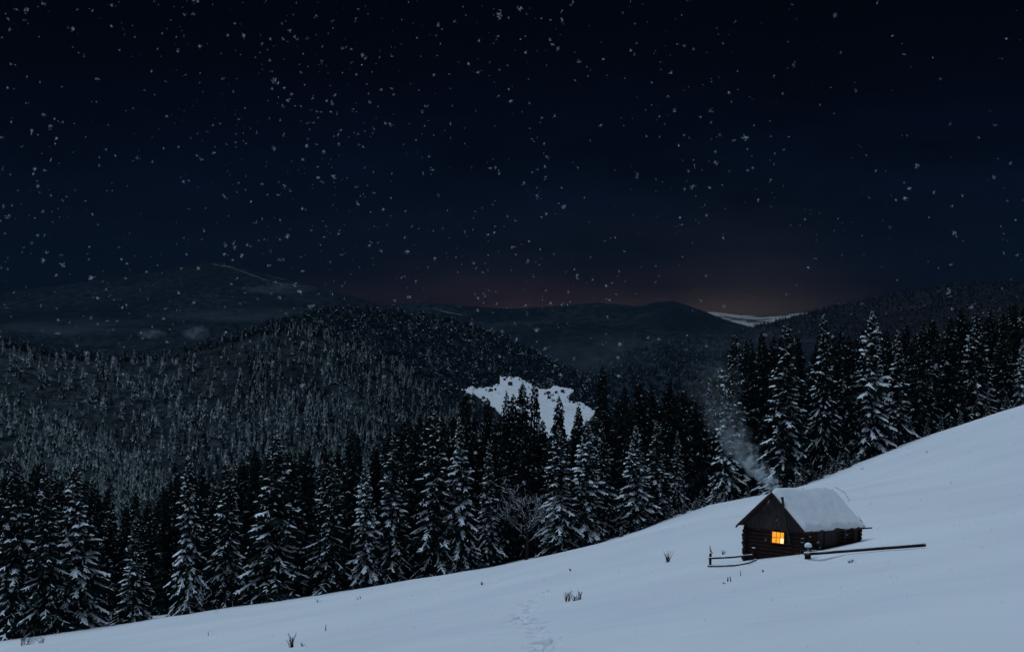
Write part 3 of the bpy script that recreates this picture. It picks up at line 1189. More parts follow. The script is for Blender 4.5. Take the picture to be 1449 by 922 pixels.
SMALL = [
    (994, -1, 690, 'young', 'small snowy fir standing before the forest left of the hut'),
    (1058, 1, 684, 'young', 'small dark fir just behind the left roof edge of the hut'),
    (1036, -1, 699, 'young', 'low bush-like fir left of the hut roof'),
    (1078, 2, 676, 'young', 'low fir behind the hut roof under the smoke'),
    (1148, 3, 650, 'young', 'tiny fir in the bushes behind the hut roof'),
    (1189, 1, 636, 'young', 'round snowy young fir at the foot of the dark forest right of the hut'),
    (1210, -1, 638, 'young', 'young fir at the corner of the forest edge, just right of the round snowy one'),
    (1172, 2, 650, 'young', 'low dark fir left of the round snowy young fir'),
    (1332, 0, 584, 'young', 'tiny snowy fir alone at the upper field edge'),
    (1262, 1, 608, 'young', 'small fir under the sparse snowy spruce on the right'),
    (1360, 1, 580, 'young', 'small fir under the layered spruce near the right edge'),
]
for (px, dY, top, kind, lab) in SMALL:
    spruce(px, Dt(px) + dY, top, kind, lab, 'young firs at the field edge')

for zone_, xs_ in (('left of the smoke', (880, 905, 948, 968, 985, 1012)), ('beside the hut roof', (1118, 1128, 1137, 1156, 1163)), ('right of the hut', (1180, 1198, 1222, 1245, 1256)),
                   ('along the upper right field', (1290, 1312, 1346, 1398, 1425))):
    for i, x_ in enumerate(xs_):
        d_ = random.uniform(-3.5, 1.0)
        Y_ = Dt(x_) + d_
        X_ = (x_ - 724.5) / F * Y_
        b_ = PIX((X_, Y_, float(H(np.array([X_]), np.array([Y_]))[0])))[1]
        spruce(x_, Y_, b_ - random.uniform(10, 30), 'young', f'low snowy young fir at the forest edge {zone_}, {ORD[i]} from left', 'young firs at the field edge',
               widen=random.uniform(1.0, 1.5))

ENV = [(-60, 650), (0, 650), (60, 640), (130, 668), (200, 695), (240, 655), (330, 642), (400, 612), (470, 622), (560, 585), (640, 562), (700, 575), (775, 580), (850, 575), (880, 548),
       (960, 545), (1010, 520), (1040, 480), (1110, 460), (1165, 456), (1230, 452), (1290, 462), (1350, 436), (1420, 424), (1510, 420)]
BACK = []
for row, (dy, step) in enumerate([(12, 26), (22, 27), (36, 29), (54, 34)]):
    x = -30 + row * 7
    while x < 1490:
        xx = x + random.uniform(-6, 6)
        top = float(np.interp(xx, [e[0] for e in ENV], [e[1] for e in ENV])) + random.uniform(2, 30) + (0 if row > 1 else 8)
        if xx > 645 and xx < 845:
            top = max(top, 570 + random.uniform(0, 24))
        BACK.append((xx, dy + random.uniform(-4, 4), top))
        x += step * random.uniform(.75, 1.25)
SIL = [(662, 14, 546), (695, 14, 560), (716, 18, 551), (729, 26, 555), (739, 20, 540), (757, 14, 533), (790, 16, 558), (820, 20, 572), (853, 12, 514), (884, 16, 542), (905, 18, 534), (920, 22, 540), (940, 16, 531),
       (965, 20, 545), (1125, 16, 470), (1180, 18, 470), (1255, 16, 462), (1283, 20, 452), (1325, 18, 448), (1360, 16, 432), (1398, 20, 430), (1435, 18, 425)]
SLAB = ['dark treetop over the left tip of the bright clearing', 'dark treetop against the left part of the bright clearing', 'slim dark treetop left of the tallest one before the clearing',
        'low dark treetop tucked between two others before the clearing', 'thin dark treetop touching the tallest one before the clearing', 'tallest dark spruce silhouetted against the bright clearing',
        'pointed dark treetop before the right half of the clearing', 'low dark treetop below the right tongue of the clearing', 'tall dark spruce right of the clearing, above its neighbours',
        'lower dark treetop right next to the tall spruce right of the clearing', 'pointed dark treetop, left of a close pair right of the clearing', 'lower dark treetop between the pointed pair right of the clearing',
        'pointed dark treetop, right of a close pair right of the clearing', 'dark treetop halfway between the pointed pair and the smoke', 'dark treetop right of the wide spruce behind the hut',
        'dark treetop right of the tall pointed spruce beyond the hut', 'dark treetop right of the big snow-streaked spruce', 'dark treetop above the sparse snowy spruce on the right',
        'dark treetop behind the tiny fir, right part of the forest', 'high dark treetop left of the layered spruce', 'high dark treetop right of the layered spruce', 'high dark treetop at the right edge of the photo']
for (px, dY, top), lab in zip(SIL, SLAB):
    spruce(px, Dt(px) + dY, top, 'dark' if px > 640 and px < 980 else 'light', lab, 'dark treetops behind the front row', widen=1.05)
BZ = [(-99, 90, 'behind the leftmost spruces'), (90, 230, 'around the short wide spruce'), (230, 350, 'behind the herringbone spruce'), (350, 480, 'behind the wide arching spruce'),
      (480, 600, 'behind the clumped drooping spruce'), (600, 720, 'under the left half of the bright clearing'), (720, 850, 'deep behind the bare tree'),
      (850, 980, 'behind the bell-shaped pair'), (980, 1100, 'behind the chimney smoke'), (1100, 1200, 'behind the hut gable spruce'), (1200, 1300, 'behind the big snow-streaked spruce'),
      (1300, 1400, 'behind the layered spruce'), (1400, 1600, 'in the corner at the right edge')]
bb = {}
for b_ in BACK:
    z = next(z for z in BZ if z[0] <= b_[0] < z[1])
    bb.setdefault(z[2], []).append(b_)
for z, lst in bb.items():
    lst.sort()
    for i, (px, dy, top) in enumerate(lst):
        kd = random.choice(['dark', 'light', 'light', 'dark', 'mid' if px < 640 else 'light'])
        s = 'from left' if len(lst) > 1 else ''
        spruce(px, Dt(px) + dy, top, kd, f'dark spruce {z}, {ORD[min(i, 19)]} {s}', 'dark spruces deep in the forest')


# ------------------------------------------------------------------ bare tree in the front row
def bare_tree(px, dY, top, label, seed=5):
    r = random.Random(seed)
    Y = Dt(px) + dY
    X = (px - 724.5) / F * Y
    z = float(H(np.array([X]), np.array([Y]))[0])
    ht = P(px, top, Y)[2] - z
    root = empty('bare_tree', (X, Y, z - .2))
    tk, cn, sw = MB(), MB(), MB()
    tk.tube([(0, 0, 0), (.1, 0, ht * .2), (-.1, .1, ht * .42), (.15, 0, ht * .62)], [.24, .19, .14, .09], 8)

    def br(p, d, l, rad, lv):
        n_s = 5
        pts = [Vector(p)]
        d = Vector(d).normalized()
        for i_ in range(n_s):
            d = (d + Vector((r.uniform(-.25, .25), r.uniform(-.25, .25), r.uniform(-.12, .16)))).normalized()
            pts.append(pts[-1] + d * l / n_s)
        cn.tube(pts, [rad * (1 - .15 * i_) for i_ in range(n_s + 1)], 4, cap=False)
        sw.tube([q_ + Vector((0, 0, rad * 1.0)) for q_ in pts], [(rad * .6 * r.uniform(.2, 1.0) + .004) * (r.random() < .4) + .001 for _ in pts], 4, cap=False)
        if lv > 0:
            for i_ in range(1, n_s + 1):
                for _ in range(2 if lv > 1 else 1):
                    dd = (d + Vector((r.uniform(-1, 1), r.uniform(-1, 1), r.uniform(-.1, .8)))).normalized()
                    br(pts[i_], dd, l * r.uniform(.35, .6), rad * .5, lv - 1)
    for i_ in range(11):
        h = ht * (.18 + .42 * i_ / 11)
        a = i_ * 2.4 + r.uniform(-.4, .4)
        br((0, 0, h), (math.cos(a) * 1.1, math.sin(a), r.uniform(.15, .9)), ht * r.uniform(.22, .4), .07, 2)
    tk.build('trunk', BARK, root, True)
    cn.build('bare_branches', TWIG, root, True)
    sw.build('branch_snow', SNOWT, root, True)
    tag(root, label, 'tree', None)


bare_tree(745, 1.5, 645, 'bare leafless tree with thin snow-lined twigs standing between the spruces', 5)


# ------------------------------------------------------------------ log hut
phi = .76
tilt = .055
wv_ = Vector((math.cos(phi), -math.sin(phi), 0))
sv = Vector((math.sin(phi), math.cos(phi), -tilt)).normalized()
uv = wv_.cross(sv).normalized()
RM = Matrix((wv_, sv, uv)).transposed()
EZ = -13.72
eave = Vector((15.78, 104.0, EZ))
GD = 2.1                                   # ground level below the eaves at the gable
hutR = empty('log_cabin', eave - uv * GD)
hutR.rotation_euler = RM.to_euler()
W2, LEN, RH = 2.50, 6.75, 2.22
XL, XR = -2.12, 2.16                       # gable wall corners
YF, YB = .55, 6.35
E_ = GD                                    # local eave height
r = random.Random(3)


def log(mb, a, b, rad, m=0):
    a, b = Vector(a), Vector(b)
    pts = [a.lerp(b, t_) + Vector((0, 0, r.uniform(-.012, .012))) for t_ in (0, .02, .25, .5, .75, .98, 1)]
    mb.tube(pts, [rad * .9, rad, rad * r.uniform(.93, 1.05), rad, rad * r.uniform(.93, 1.05), rad, rad * .9], 10, m=m)


wx0, wx1, wz0, wz1 = -.16, .72, E_ - .84, E_ - .18         # window opening
logs = MB()
NL = 11
lh = .235
for i in range(NL):
    zc = E_ - .13 - i * lh
    ext = r.uniform(.18, .34)
    if zc + lh * .45 > wz0 and zc - lh * .45 < wz1 and zc > wz0 - .05:
        log(logs, (XL - ext, YF, zc), (wx0 - .07, YF, zc), .125)
        log(logs, (wx1 + .07, YF, zc), (XR + r.uniform(.18, .34), YF, zc), .125)
    else:
        log(logs, (XL - ext, YF, zc), (XR + r.uniform(.18, .34), YF, zc), .125)
fw = logs.build('front_wall', LOG, hutR, True)
mb = MB()
for i in range(NL):
    zc = E_ - .13 - i * lh + lh / 2
    log(mb, (XL, YF - r.uniform(.18, .34), zc), (XL, YB + .3, zc), .125)
mb.build('side_wall', LOG, hutR, True)
mb = MB()
for i in range(NL):
    zc = E_ - .13 - i * lh + lh / 2
    log(mb, (XR, YF - r.uniform(.2, .38), zc), (XR, YF + 1.3 + r.uniform(-.05, .05), zc), .125)
mb.build('side_wall', LOG, hutR, True)
mb = MB()
for i in range(NL - 2):
    zc = E_ - .13 - i * lh + lh / 2
    log(mb, (XR, YF + 3.3, zc), (XR, YB + r.uniform(.1, .35), zc), .115)
mb.build('side_wall', LOG, hutR, True)
mb = MB()
for i in range(NL - 2):
    zc = E_ - .13 - i * lh
    log(mb, (XL - .3, YB, zc), (XR + .3, YB, zc), .12)
mb.build('back_wall', LOG, hutR, True)
# boarded stretch of the side wall
mb = MB()
y = YF + 1.28
while y < YF + 3.4:
    wd = r.uniform(.13, .2)
    mb.box(XR - .02 + r.uniform(-.015, .015), XR + .07 + r.uniform(-.01, .01), y, y + wd - .018, -.5, E_ - .02 + r.uniform(-.03, 0))
    y += wd
for yy in (YF + 1.9, YF + 5.2, YF + 5.45, YF + 4.1):
    mb.box(XR + .10, XR + .16, yy, yy + r.uniform(.12, .2), -.5, E_ - .02)
mb.build('side_boarding', BOARD, hutR)
# boarded gable
mb = MB()
x = XL - .1
slope = RH / W2
while x < XR + .1:
    wd = r.uniform(.14, .2)
    x2 = min(x + wd - .014, XR + .1)
    t1 = E_ + RH - abs(x) * slope - .10
    t2 = E_ + RH - abs(x2) * slope - .10
    yb = YF - .13 + r.uniform(-.012, .012)
    z0 = E_ - .06 + r.uniform(-.05, .02)
    if min(t1, t2) > z0 + .03:
        mb.add([(x, yb, z0), (x2, yb, z0), (x2, yb, t2), (x, yb, t1), (x, yb + .03, z0), (x2, yb + .03, z0), (x2, yb + .03, t2), (x, yb + .03, t1)],
               [(0, 1, 2, 3), (7, 6, 5, 4), (0, 3, 7, 4), (1, 5, 6, 2), (3, 2, 6, 7), (0, 4, 5, 1)])
    x += wd
mb.build('gable_boarding', BOARD, hutR)
mb = MB()
mb.add([(XL, YB, E_), (XR, YB, E_), (0, YB, E_ + RH - .1), (XL, YB + .04, E_), (XR, YB + .04, E_), (0, YB + .04, E_ + RH - .1)],
       [(0, 2, 1), (3, 4, 5), (0, 1, 4, 3), (1, 2, 5, 4), (2, 0, 3, 5)])
mb.build('back_gable', BOARD, hutR)
# roof boards: two slopes with thickness, uneven board ends
roof = MB()


def roof_pt(s, d, y, lift=0.0):
    """s side -1/1, d distance fraction from ridge 0 to eave 1"""
    sag = -.05 * math.sin(math.pi * y / LEN)
    return Vector((s * W2 * d, y, E_ + RH - RH * d + sag + lift))


for s in (-1, 1):
    nb_ = 15
    for k in range(nb_):
        d0, d1 = k / nb_, (k + 1) / nb_ - .004
        ya, yb = r.uniform(-.05, .05), LEN + r.uniform(-.10, .12)
        if k == 0:
            ya = yb = None
            ya, yb = 0, LEN
        a = [roof_pt(s, d0, ya), roof_pt(s, d1, ya), roof_pt(s, d1, yb), roof_pt(s, d0, yb)]
        b = [p + Vector((0, 0, .055)) for p in a]
        fs = [(0, 1, 2, 3), (7, 6, 5, 4), (0, 4, 5, 1), (1, 5, 6, 2), (2, 6, 7, 3), (3, 7, 4, 0)]
        roof.add(a + b, fs)
    # barge board
    a = [roof_pt(s, 0, -.02, -.10), roof_pt(s, 1.03, -.02, -.10), roof_pt(s, 1.03, -.02, .06), roof_pt(s, 0, -.02, .06)]
    b = [p + Vector((0, .035, 0)) for p in a]
    roof.add([p - Vector((0, .03, 0)) for p in a] + [p - Vector((0, .03, 0)) for p in b], [(0, 1, 2, 3), (7, 6, 5, 4), (0, 4, 5, 1), (1, 5, 6, 2), (2, 6, 7, 3), (3, 7, 4, 0)])
rf = roof.build('roof', ROOFB, hutR)
# eave pole sticking out beyond the snow
mb = MB()
mb.tube([(W2 + .02, .1, E_ - .02), (W2 + .03, LEN + .7, E_ + .01)], .045, 8)
mb.build('eave_pole', ROOFB, rf)
# bent laths showing through at the far rake
mb = MB()
mb.tube([(.30, LEN - .25, E_ + RH + .22), (.8, LEN + .15, E_ + RH - .10), (1.15, LEN + .2, E_ + RH - .62)], .014, 5)
mb.tube([(1.75, LEN + .25, E_ + .72), (2.1, LEN + .35, E_ + .30)], .014, 5)
mb.build('lath', TWIG, rf)


def snow_load():
    """thick rounded blanket over both slopes"""
    nu, nv = 56, 60
    V, Q = [], []
    top = {}
    us = np.linspace(-1, 1, nu)
    ys = np.linspace(-.02, LEN - .02, nv)
    for j, y in enumerate(ys):
        for i, u in enumerate(us):
            d = abs(u)
            s = 1 if u > 0 else -1
            ey = min(1, max(0, (y + .02) / .35)) * min(1, max(0, (LEN - .02 - y) / 1.9))
            eu = min(1, (1.0 - d) / .07)
            th = .04 + .20 * math.sqrt(max(0, min(ey, 1))) * math.sqrt(max(0, eu)) + .065 * float(fbm(u * 3, y * .8, 71, 3)) * ey * eu
            if s < 0:
                th = .03 + (th - .03) * .55
            p = roof_pt(s, d, y, .06)
            if d > .93:
                p.x += s * .07 * float(fbm(y * 1.7, 3.3, 75, 3))
                p.z += .04 * float(fbm(y * 2.3, 1.1, 76, 2))
            rid = max(0, 1 - d / .14)
            p += Vector((0, 0, th * 1.25 - rid * rid * .10))
            V.append(tuple(p))
    nT = len(V)
    for j, y in enumerate(ys):
        for i, u in enumerate(us):
            s = 1 if u > 0 else -1
            V.append(tuple(roof_pt(s, abs(u), y, .058)))
    I = np.arange(nT).reshape(nv, nu)
    for j in range(nv - 1):
        for i in range(nu - 1):
            Q.append((I[j, i], I[j, i + 1], I[j + 1, i + 1], I[j + 1, i]))
            Q.append((nT + I[j, i], nT + I[j + 1, i], nT + I[j + 1, i + 1], nT + I[j, i + 1]))
    for i in range(nu - 1):
        Q.append((nT + I[0, i], nT + I[0, i + 1], I[0, i + 1], I[0, i]))
        Q.append((I[-1, i], I[-1, i + 1], nT + I[-1, i + 1], nT + I[-1, i]))
    for j in range(nv - 1):
        Q.append((I[j, 0], I[j + 1, 0], nT + I[j + 1, 0], nT + I[j, 0]))
        Q.append((nT + I[j, -1], nT + I[j + 1, -1], I[j + 1, -1], I[j, -1]))
    link('roof_snow', mesh_np('roof_snow', np.array(V), np.array(Q), [SNOW]), rf)


snow_load()
# window with six panes
win = MB()
fy = YF - .15
for (a, b, c, d_) in ((wx0 - .07, wx1 + .07, wz1, wz1 + .07), (wx0 - .07, wx1 + .07, wz0 - .07, wz0), (wx0 - .07, wx0, wz0, wz1), (wx1, wx1 + .07, wz0, wz1)):
    win.box(a, b, fy - .02, fy + .14, c, d_)
wn = win.build('window', FRAME, hutR)
bars = MB()
pw = (wx1 - wx0) / 3
for i in (1, 2):
    bars.box(wx0 + pw * i - .013, wx0 + pw * i + .013, fy + .02, fy + .06, wz0, wz1)
bars.box(wx0, wx1, fy + .023, fy + .063, (wz0 + wz1) / 2 - .013, (wz0 + wz1) / 2 + .013)
bars.build('glazing_bars', FRAME, wn)
for i in range(3):
    for j in range(2):
        g = MB()
        zz0 = wz0 if j == 0 else (wz0 + wz1) / 2
        g.box(wx0 + pw * i + .002, wx0 + pw * (i + 1) - .002, fy + .045, fy + .055, zz0 + .002, zz0 + (wz1 - wz0) / 2 - .002)
        bright = i == 2 and j == 0
        pn = g.build('pane', GLOWB if bright else GLOW, wn)
        if bright:
            pn['label'] = 'brightest lower right pane, nearly white'
# stove pipe, kinked, up the outside of the gable
mb = MB()
mb.tube([(1.30, YF - .05, E_ - .95), (1.26, YF - .28, E_ - .75), (1.18, YF - .34, E_ - .2), (.98, YF - .58, E_ + 1.1), (.86, YF - .66, E_ + 1.95)], .08, 10)
mb.tube([(.862, YF - .66, E_ + 1.93), (.857, YF - .662, E_ + 2.02)], .10, 10)
mb.build('stove_pipe', IRON, hutR, True)
# snow caught on log ends
mb = MB()
for i in range(NL):
    for (xx, yy, off) in ((XR, YF - .26, lh / 2), (XR + .28, YF, 0), (XL - .27, YF, 0), (XR, YB + .22, lh / 2)):
        if r.random() < .75:
            zc = E_ - .13 - i * lh + off + .11
            mb.tube([(xx - .09, yy - .06, zc - .02), (xx, yy, zc + .012), (xx + .08, yy + .06, zc - .02)], [.02, .05, .02], 6, squash=.6)
mb.build('log_end_snow', SNOWT, hutR, True)
tag(hutR, 'small dark log cabin with a lit orange window and thick snow on its roof', 'cabin')

# lean pile of split firewood by the near corner
wp = empty('firewood_pile', hutR.matrix_basis @ Vector((XR + .38, YF + .62, 0)))
wp.rotation_euler = (0, 0, -phi)
mb, ms = MB(), MB()
for i in range(24):
    rr_ = i // 4
    x_ = (i % 4) * .19 - .25 + r.uniform(-.03, .03)
    z_ = -.1 + rr_ * .17 + .2
    mb.tube([(x_, -.45 + r.uniform(-.08, .08), z_), (x_ + r.uniform(-.03, .03), .4, z_)], r.uniform(.06, .095), 7)
    if r.random() < .45:
        ms.tube([(x_, -.45, z_ + .07), (x_, -.2, z_ + .085), (x_, .1, z_ + .07)], [.03, .05, .02], 6, squash=.6)
mb.build('logs', LOG, wp)
ms.build('snow_cap', SNOWT, wp, True)
tag(wp, 'low pile of snow-dusted firewood logs at the cabin corner', 'firewood')


# ------------------------------------------------------------------ fence rails and posts
def ground(px, py):
    p = hit(px, py)
    p = p.copy()
    p[2] = float(H(np.array([p[0]]), np.array([p[1]]))[0])
    return Vector(p)


def V3(px, py, Y):
    return Vector(P(px, py, Y))


def rail(name, pts, rad, label, group=None, snow_=True):
    root = empty(name, pts[0])
    pts = [p - pts[0] for p in pts]
    m = MB()
    m.tube(pts, rad, 8, wob=.12)
    m.build('pole', LOG, root, True)
    if snow_:
        s = MB()
        sp = []
        for i in range(len(pts) - 1):
            for k_ in range(6):
                sp.append(pts[i].lerp(pts[i + 1], k_ / 6))
        sp.append(pts[-1])
        s.tube([q_ + Vector((0, 0, rad * .95)) for q_ in sp], [rad * r.uniform(.5, 1.1) for _ in sp], 6, squash=.7)
        s.build('snow_cap', SNOWT, root, True)
    tag(root, label, 'fence rail', group)


def post(px, py_base, top, rad, label, cap=.0):
    g = ground(px, py_base)
    root = empty('fence_post', g)
    hgt = (py_base - top) / F * g.y
    m = MB()
    m.tube([(0, 0, -.5), (0, 0, hgt * .5), (.02, 0, hgt)], [rad, rad * .97, rad * .9], 8, wob=.06)
    m.build('post', LOG, root, True)
    s = MB()
    hc = cap or .05
    s.tube([(.02, 0, hgt - .01), (.02, 0, hgt + hc * .4), (.02, 0, hgt + hc * .8), (.02, 0, hgt + hc)], [rad * 1.05, rad * 1.15, rad * .8, rad * .2], 10)
    s.build('snow_cap', SNOWT, root, True)
    tag(root, label, 'fence post', 'posts of the fence')
    return g, hgt


g1_, h1_ = post(1005, 800, 783, .085, 'thin fence post at the far left end of the fence')
g2_, h2_ = post(1066, 792, 775, .10, 'fence post with looped snow at the left corner of the cabin')
g3_, h3_ = post(1143, 790, 774, .19, 'thick stump post with a round snow cap before the right corner of the cabin', .24)
YL = g1_.y
gr_ = g2_.y - .1
rail('fence_rail', [V3(1003, 789.5, YL - .1), V3(1035, 788, (YL + gr_) / 2), V3(1064, 785, gr_)], .055, 'upper rail of the short fence left of the cabin', 'rails of the short fence')
rail('fence_rail', [Vector(hit(a_, b_)) + Vector((0, 0, .11)) for a_, b_ in ((1002, 803), (1020, 803), (1040, 802), (1058, 799), (1070, 794))], .05,
     'lower rail of the short fence left of the cabin', 'rails of the short fence')
ge = ground(1309, 775)
rail('fence_rail', [V3(1139, 783.5, g3_.y - .2), V3(1180, 780.5, g3_.y * .75 + ge.y * .25), V3(1245, 775.5, g3_.y * .4 + ge.y * .6), V3(1309, 770.5, ge.y)], .085,
     'long dark pole running right from the stump across the snow', None)


# ------------------------------------------------------------------ twigs and seedlings poking through the snow
def sprig(px, py, hpx, label, seed, n=6, spread=.5, needles=True, lean=0.0, name='fir_seedling', cat='seedling'):
    rr_ = random.Random(seed)
    g = ground(px, py)
    h = hpx / F * g.y
    root = empty(name, g)
    m, lf = MB(), MB()
    for i in range(n):
        a = rr_.uniform(0, 6.28)
        sp_ = rr_.uniform(.1, 1) * spread
        hh = h * rr_.uniform(.45, 1)
        base = Vector((rr_.uniform(-.25, .25) * h * spread, rr_.uniform(-.1, .1) * h, -.1))
        tip = base + Vector((math.cos(a) * sp_ * h + lean * h, math.sin(a) * sp_ * h * .5, hh + .1))
        mid = base.lerp(tip, .5) + Vector((math.cos(a) * -.05 * h, 0, .03 * h))
        m.tube([base, mid, tip], [.022, .016, .006], 5)
        if needles:
            for k_ in range(16):
                t_ = .25 + .75 * k_ / 16
                p = base.lerp(mid, t_ * 2) if t_ < .5 else mid.lerp(tip, t_ * 2 - 1)
                d = Vector((rr_.uniform(-1, 1), rr_.uniform(-1, 1), rr_.uniform(-.1, 1))).normalized()
                l = h * .20 * rr_.uniform(.6, 1.2)
                sd2 = d.cross(Vector((0, 0, 1))).normalized() * .02
                q_ = p + d * l
                lf.add([p - sd2, p + sd2, q_], [(0, 1, 2)])
    m.build('stem', TWIG, root)
    if needles:
        lf.build('needles', NEEDLE, root)
    tag(root, label, cat, 'seedlings and twigs in the snow')


sprig(413, 914, 22, 'branchy dark seedling at the bottom edge, left of the tracks', 1, 10, .6)
sprig(428, 913, 6, 'tiny sprig right beside the branchy seedling at the bottom', 2, 4, .9)
sprig(461, 890, 11, 'single upright twig right of the branchy bottom seedling', 3, 3, .2, False, name='dry_twig', cat='twig')
sprig(803, 853, 16, 'tall left shoot of the little fir cluster right of the tracks', 4, 9, .75)
sprig(813, 852, 9, 'low middle tuft of the little fir cluster right of the tracks', 5, 9, .9)
sprig(821, 850, 13, 'right shoot of the little fir cluster right of the tracks', 6, 6, .6)
sprig(682, 827, 5, 'small dark tuft in the snow under the slender spruce', 7, 7, 1.0)
sprig(506, 848, 5, 'tiny tuft at the forest edge below the clumped spruce', 8, 4, .6)
sprig(510, 847, 6, 'tiny upright sprig beside the tuft at the forest edge', 18, 3, .4, False, name='dry_twig', cat='twig')
sprig(450, 852, 5, 'tiny dark speck of a tuft at the forest edge further left', 9, 5, .9)
sprig(295, 897, 7, 'lone thin twig near the bottom left', 10, 3, .25, False, name='dry_twig', cat='twig')
sprig(945, 796, 17, 'bare reddish bush of thin stems standing in the snow left of the fence', 11, 15, .6, False, name='bare_bush', cat='bush')
sprig(808, 807, 4, 'tiny tuft above the little fir cluster', 12, 5, .9)
sprig(36, 912, 26, 'dark low fir tuft in the snow in the bottom left corner', 13, 22, 1.1, lean=.1)
sprig(58, 910, 10, 'small tuft right of the low fir tuft in the bottom left corner', 14, 8, .9)
sprig(1030, 824, 8, 'left one of the two stems in the snow below the short fence', 15, 3, .15, False, name='dry_twig', cat='twig')
sprig(1034, 824, 8, 'right one of the two stems in the snow below the short fence', 25, 3, .15, False, name='dry_twig', cat='twig')
sprig(1048, 816, 10, 'single stem in the snow below the cabin corner', 16, 3, .1, False, name='dry_twig', cat='twig')
sprig(1025, 827, 3, 'tiny dark crumb of twig left of the two stems', 17, 4, .9)
sprig(1080, 809, 4, 'tiny dark tuft in the snow just below the cabin front', 19, 6, .9)
sprig(1202, 796, 6, 'small dark sprig in the snow below the long pole', 20, 7, 1.1)
sprig(1008, 784, 14, 'thin dry stalks leaning behind the left fence post', 21, 5, .5, False, lean=-.4, name='dry_stalks', cat='twig')
sprig(1022, 785, 8, 'faint dry grass tuft above the short fence', 22, 8, .8, False, name='dry_stalks', cat='twig')
sprig(1311, 641, 3, 'tiny speck of a twig high on the right snowfield', 23, 4, .9)
sprig(1220, 665, 4, 'tiny twig just below the corner of the forest right of the cabin', 24, 4, .9)


# ------------------------------------------------------------------ smoke, mist, haze
def vol_mat(name, dens, col, nscale, thr, detail=5, aniso=.2, wd=.25, dist=0.6, size=(1, 1, 1)):
    m = bpy.data.materials.new(name)
    m.use_nodes = True
    t = m.node_tree
    t.nodes.clear()
    o = t.nodes.new('ShaderNodeOutputMaterial')
    v = t.nodes.new('ShaderNodeVolumePrincipled')
    v.inputs['Color'].default_value = (*col, 1)
    v.inputs['Anisotropy'].default_value = aniso
    co = t.nodes.new('ShaderNodeTexCoord')
    n = t.nodes.new('ShaderNodeTexNoise')
    n.inputs['Scale'].default_value = nscale
    n.inputs['Detail'].default_value = detail
    n.inputs['Distortion'].default_value = dist
    sm = t.nodes.new('ShaderNodeMapping')
    sm.inputs['Scale'].default_value = size
    t.links.new(co.outputs['Object'], sm.inputs[0])
    t.links.new(sm.outputs[0], n.inputs['Vector'])
    mr = t.nodes.new('ShaderNodeMapRange')
    mr.inputs[1].default_value = thr
    mr.inputs[2].default_value = thr + wd
    mr.inputs[3].default_value = 0
    mr.inputs[4].default_value = 1
    t.links.new(n.outputs[0], mr.inputs[0])
    ln = t.nodes.new('ShaderNodeVectorMath')
    ln.operation = 'LENGTH'
    t.links.new(co.outputs['Object'], ln.inputs[0])
    fo = math_node(t, 'MAXIMUM', math_node(t, 'SUBTRACT', 1.0, math_node(t, 'MULTIPLY', ln.outputs['Value'], ln.outputs['Value'])), 0.0)
    d = math_node(t, 'MULTIPLY', math_node(t, 'MULTIPLY', mr.outputs[0], fo), dens)
    t.links.new(d, v.inputs['Density'])
    t.links.new(v.outputs[0], o.inputs['Volume'])
    return m


def blob(name, center, size, rot, material, label, cat):
    import bmesh
    bm = bmesh.new()
    bmesh.ops.create_icosphere(bm, subdivisions=3, radius=1)
    me = bpy.data.meshes.new(name)
    bm.to_mesh(me)
    bm.free()
    me.materials.append(material)
    o = link(name, me)
    o.location = center
    o.scale = size
    o.rotation_euler = rot
    tag(o, label, cat, kind='stuff')


pipe_top = hutR.matrix_basis @ Vector((.857, YF - .66, E_ + 2.05))
SMC = [(1095, 685, .62, .5, .40, 35, 6.5), (1085, 674, .85, .7, .55, 45, 5.0), (1071, 661, 1.0, .8, .75, 30, 3.0), (1058, 643, 1.0, 1.0, .95, 70, 1.3),
       (1042, 620, 1.2, 1.1, 1.3, 80, .42), (1026, 588, 1.5, 1.4, 1.7, 85, .12), (1008, 545, 2.2, 1.8, 2.4, 85, .05)]
for i, (x_, y_, a_, b_, c_, rt, dn_) in enumerate(SMC):
    sz = (a_, b_, c_)
    blob('chimney_smoke', V3(x_, y_, 106 + i * .35), sz, (0, math.radians(20 * (i % 3) - 10), 0),
         vol_mat('smoke', dn_ * 1.15, (.86, .96, 1.0), 1.3 if i < 4 else .9, .49 if i < 4 else .44, 4, 0, .2, 1.2, sz),
         ['lowest dense puff of chimney smoke at the roof ridge', 'second puff of chimney smoke just above the roof', 'third and broadest puff of chimney smoke',
          'upper curl of chimney smoke before the frosty spruce', 'thin smoke veil over the frosty spruce', 'thin bluish smoke above the frosty spruce', 'faintest smoke drifting between the treetops'][i], 'smoke')
MI = vol_mat('mist', .05, (.8, .88, 1.0), 1.8, .42, 5)
blob('mist_wisp', V3(276, 470, 1700), (16, 12, 9), (0, 0, 0), MI, 'pale wisp of mist above the hill crest, larger one', 'mist')
blob('mist_wisp', V3(214, 472, 1700), (17, 12, 6), (0, 0, 0), MI, 'flat pale wisp of mist above the hill crest, left of the larger one', 'mist')
blob('mist_wisp', V3(390, 408, 5600), (150, 90, 22), (0, 0, 0), vol_mat('mist_far', .004, (.8, .88, 1.0), 1.8, .42, 5),
     'faint streak of cloud on the dark left mountain', 'mist')

for i, (x_, y_, a_, c_, lab) in enumerate([(110, 462, 260, 26, 'faint mist lying low at the foot of the left mountain'), (370, 445, 300, 22, 'faint mist between the left mountain and the rounded hill'),
                                      (840, 500, 240, 60, 'faint blue mist filling the valley right of the clearing'), (1060, 485, 200, 45, 'faint mist before the notch with the far snow valley')]):
    blob('valley_mist', V3(x_, y_, 3900), (a_, 220, c_), (0, 0, 0), vol_mat('valley_mist', .0009, (.75, .88, 1.0), 1.3, .40, 4, 0, .3, .8), lab, 'mist')

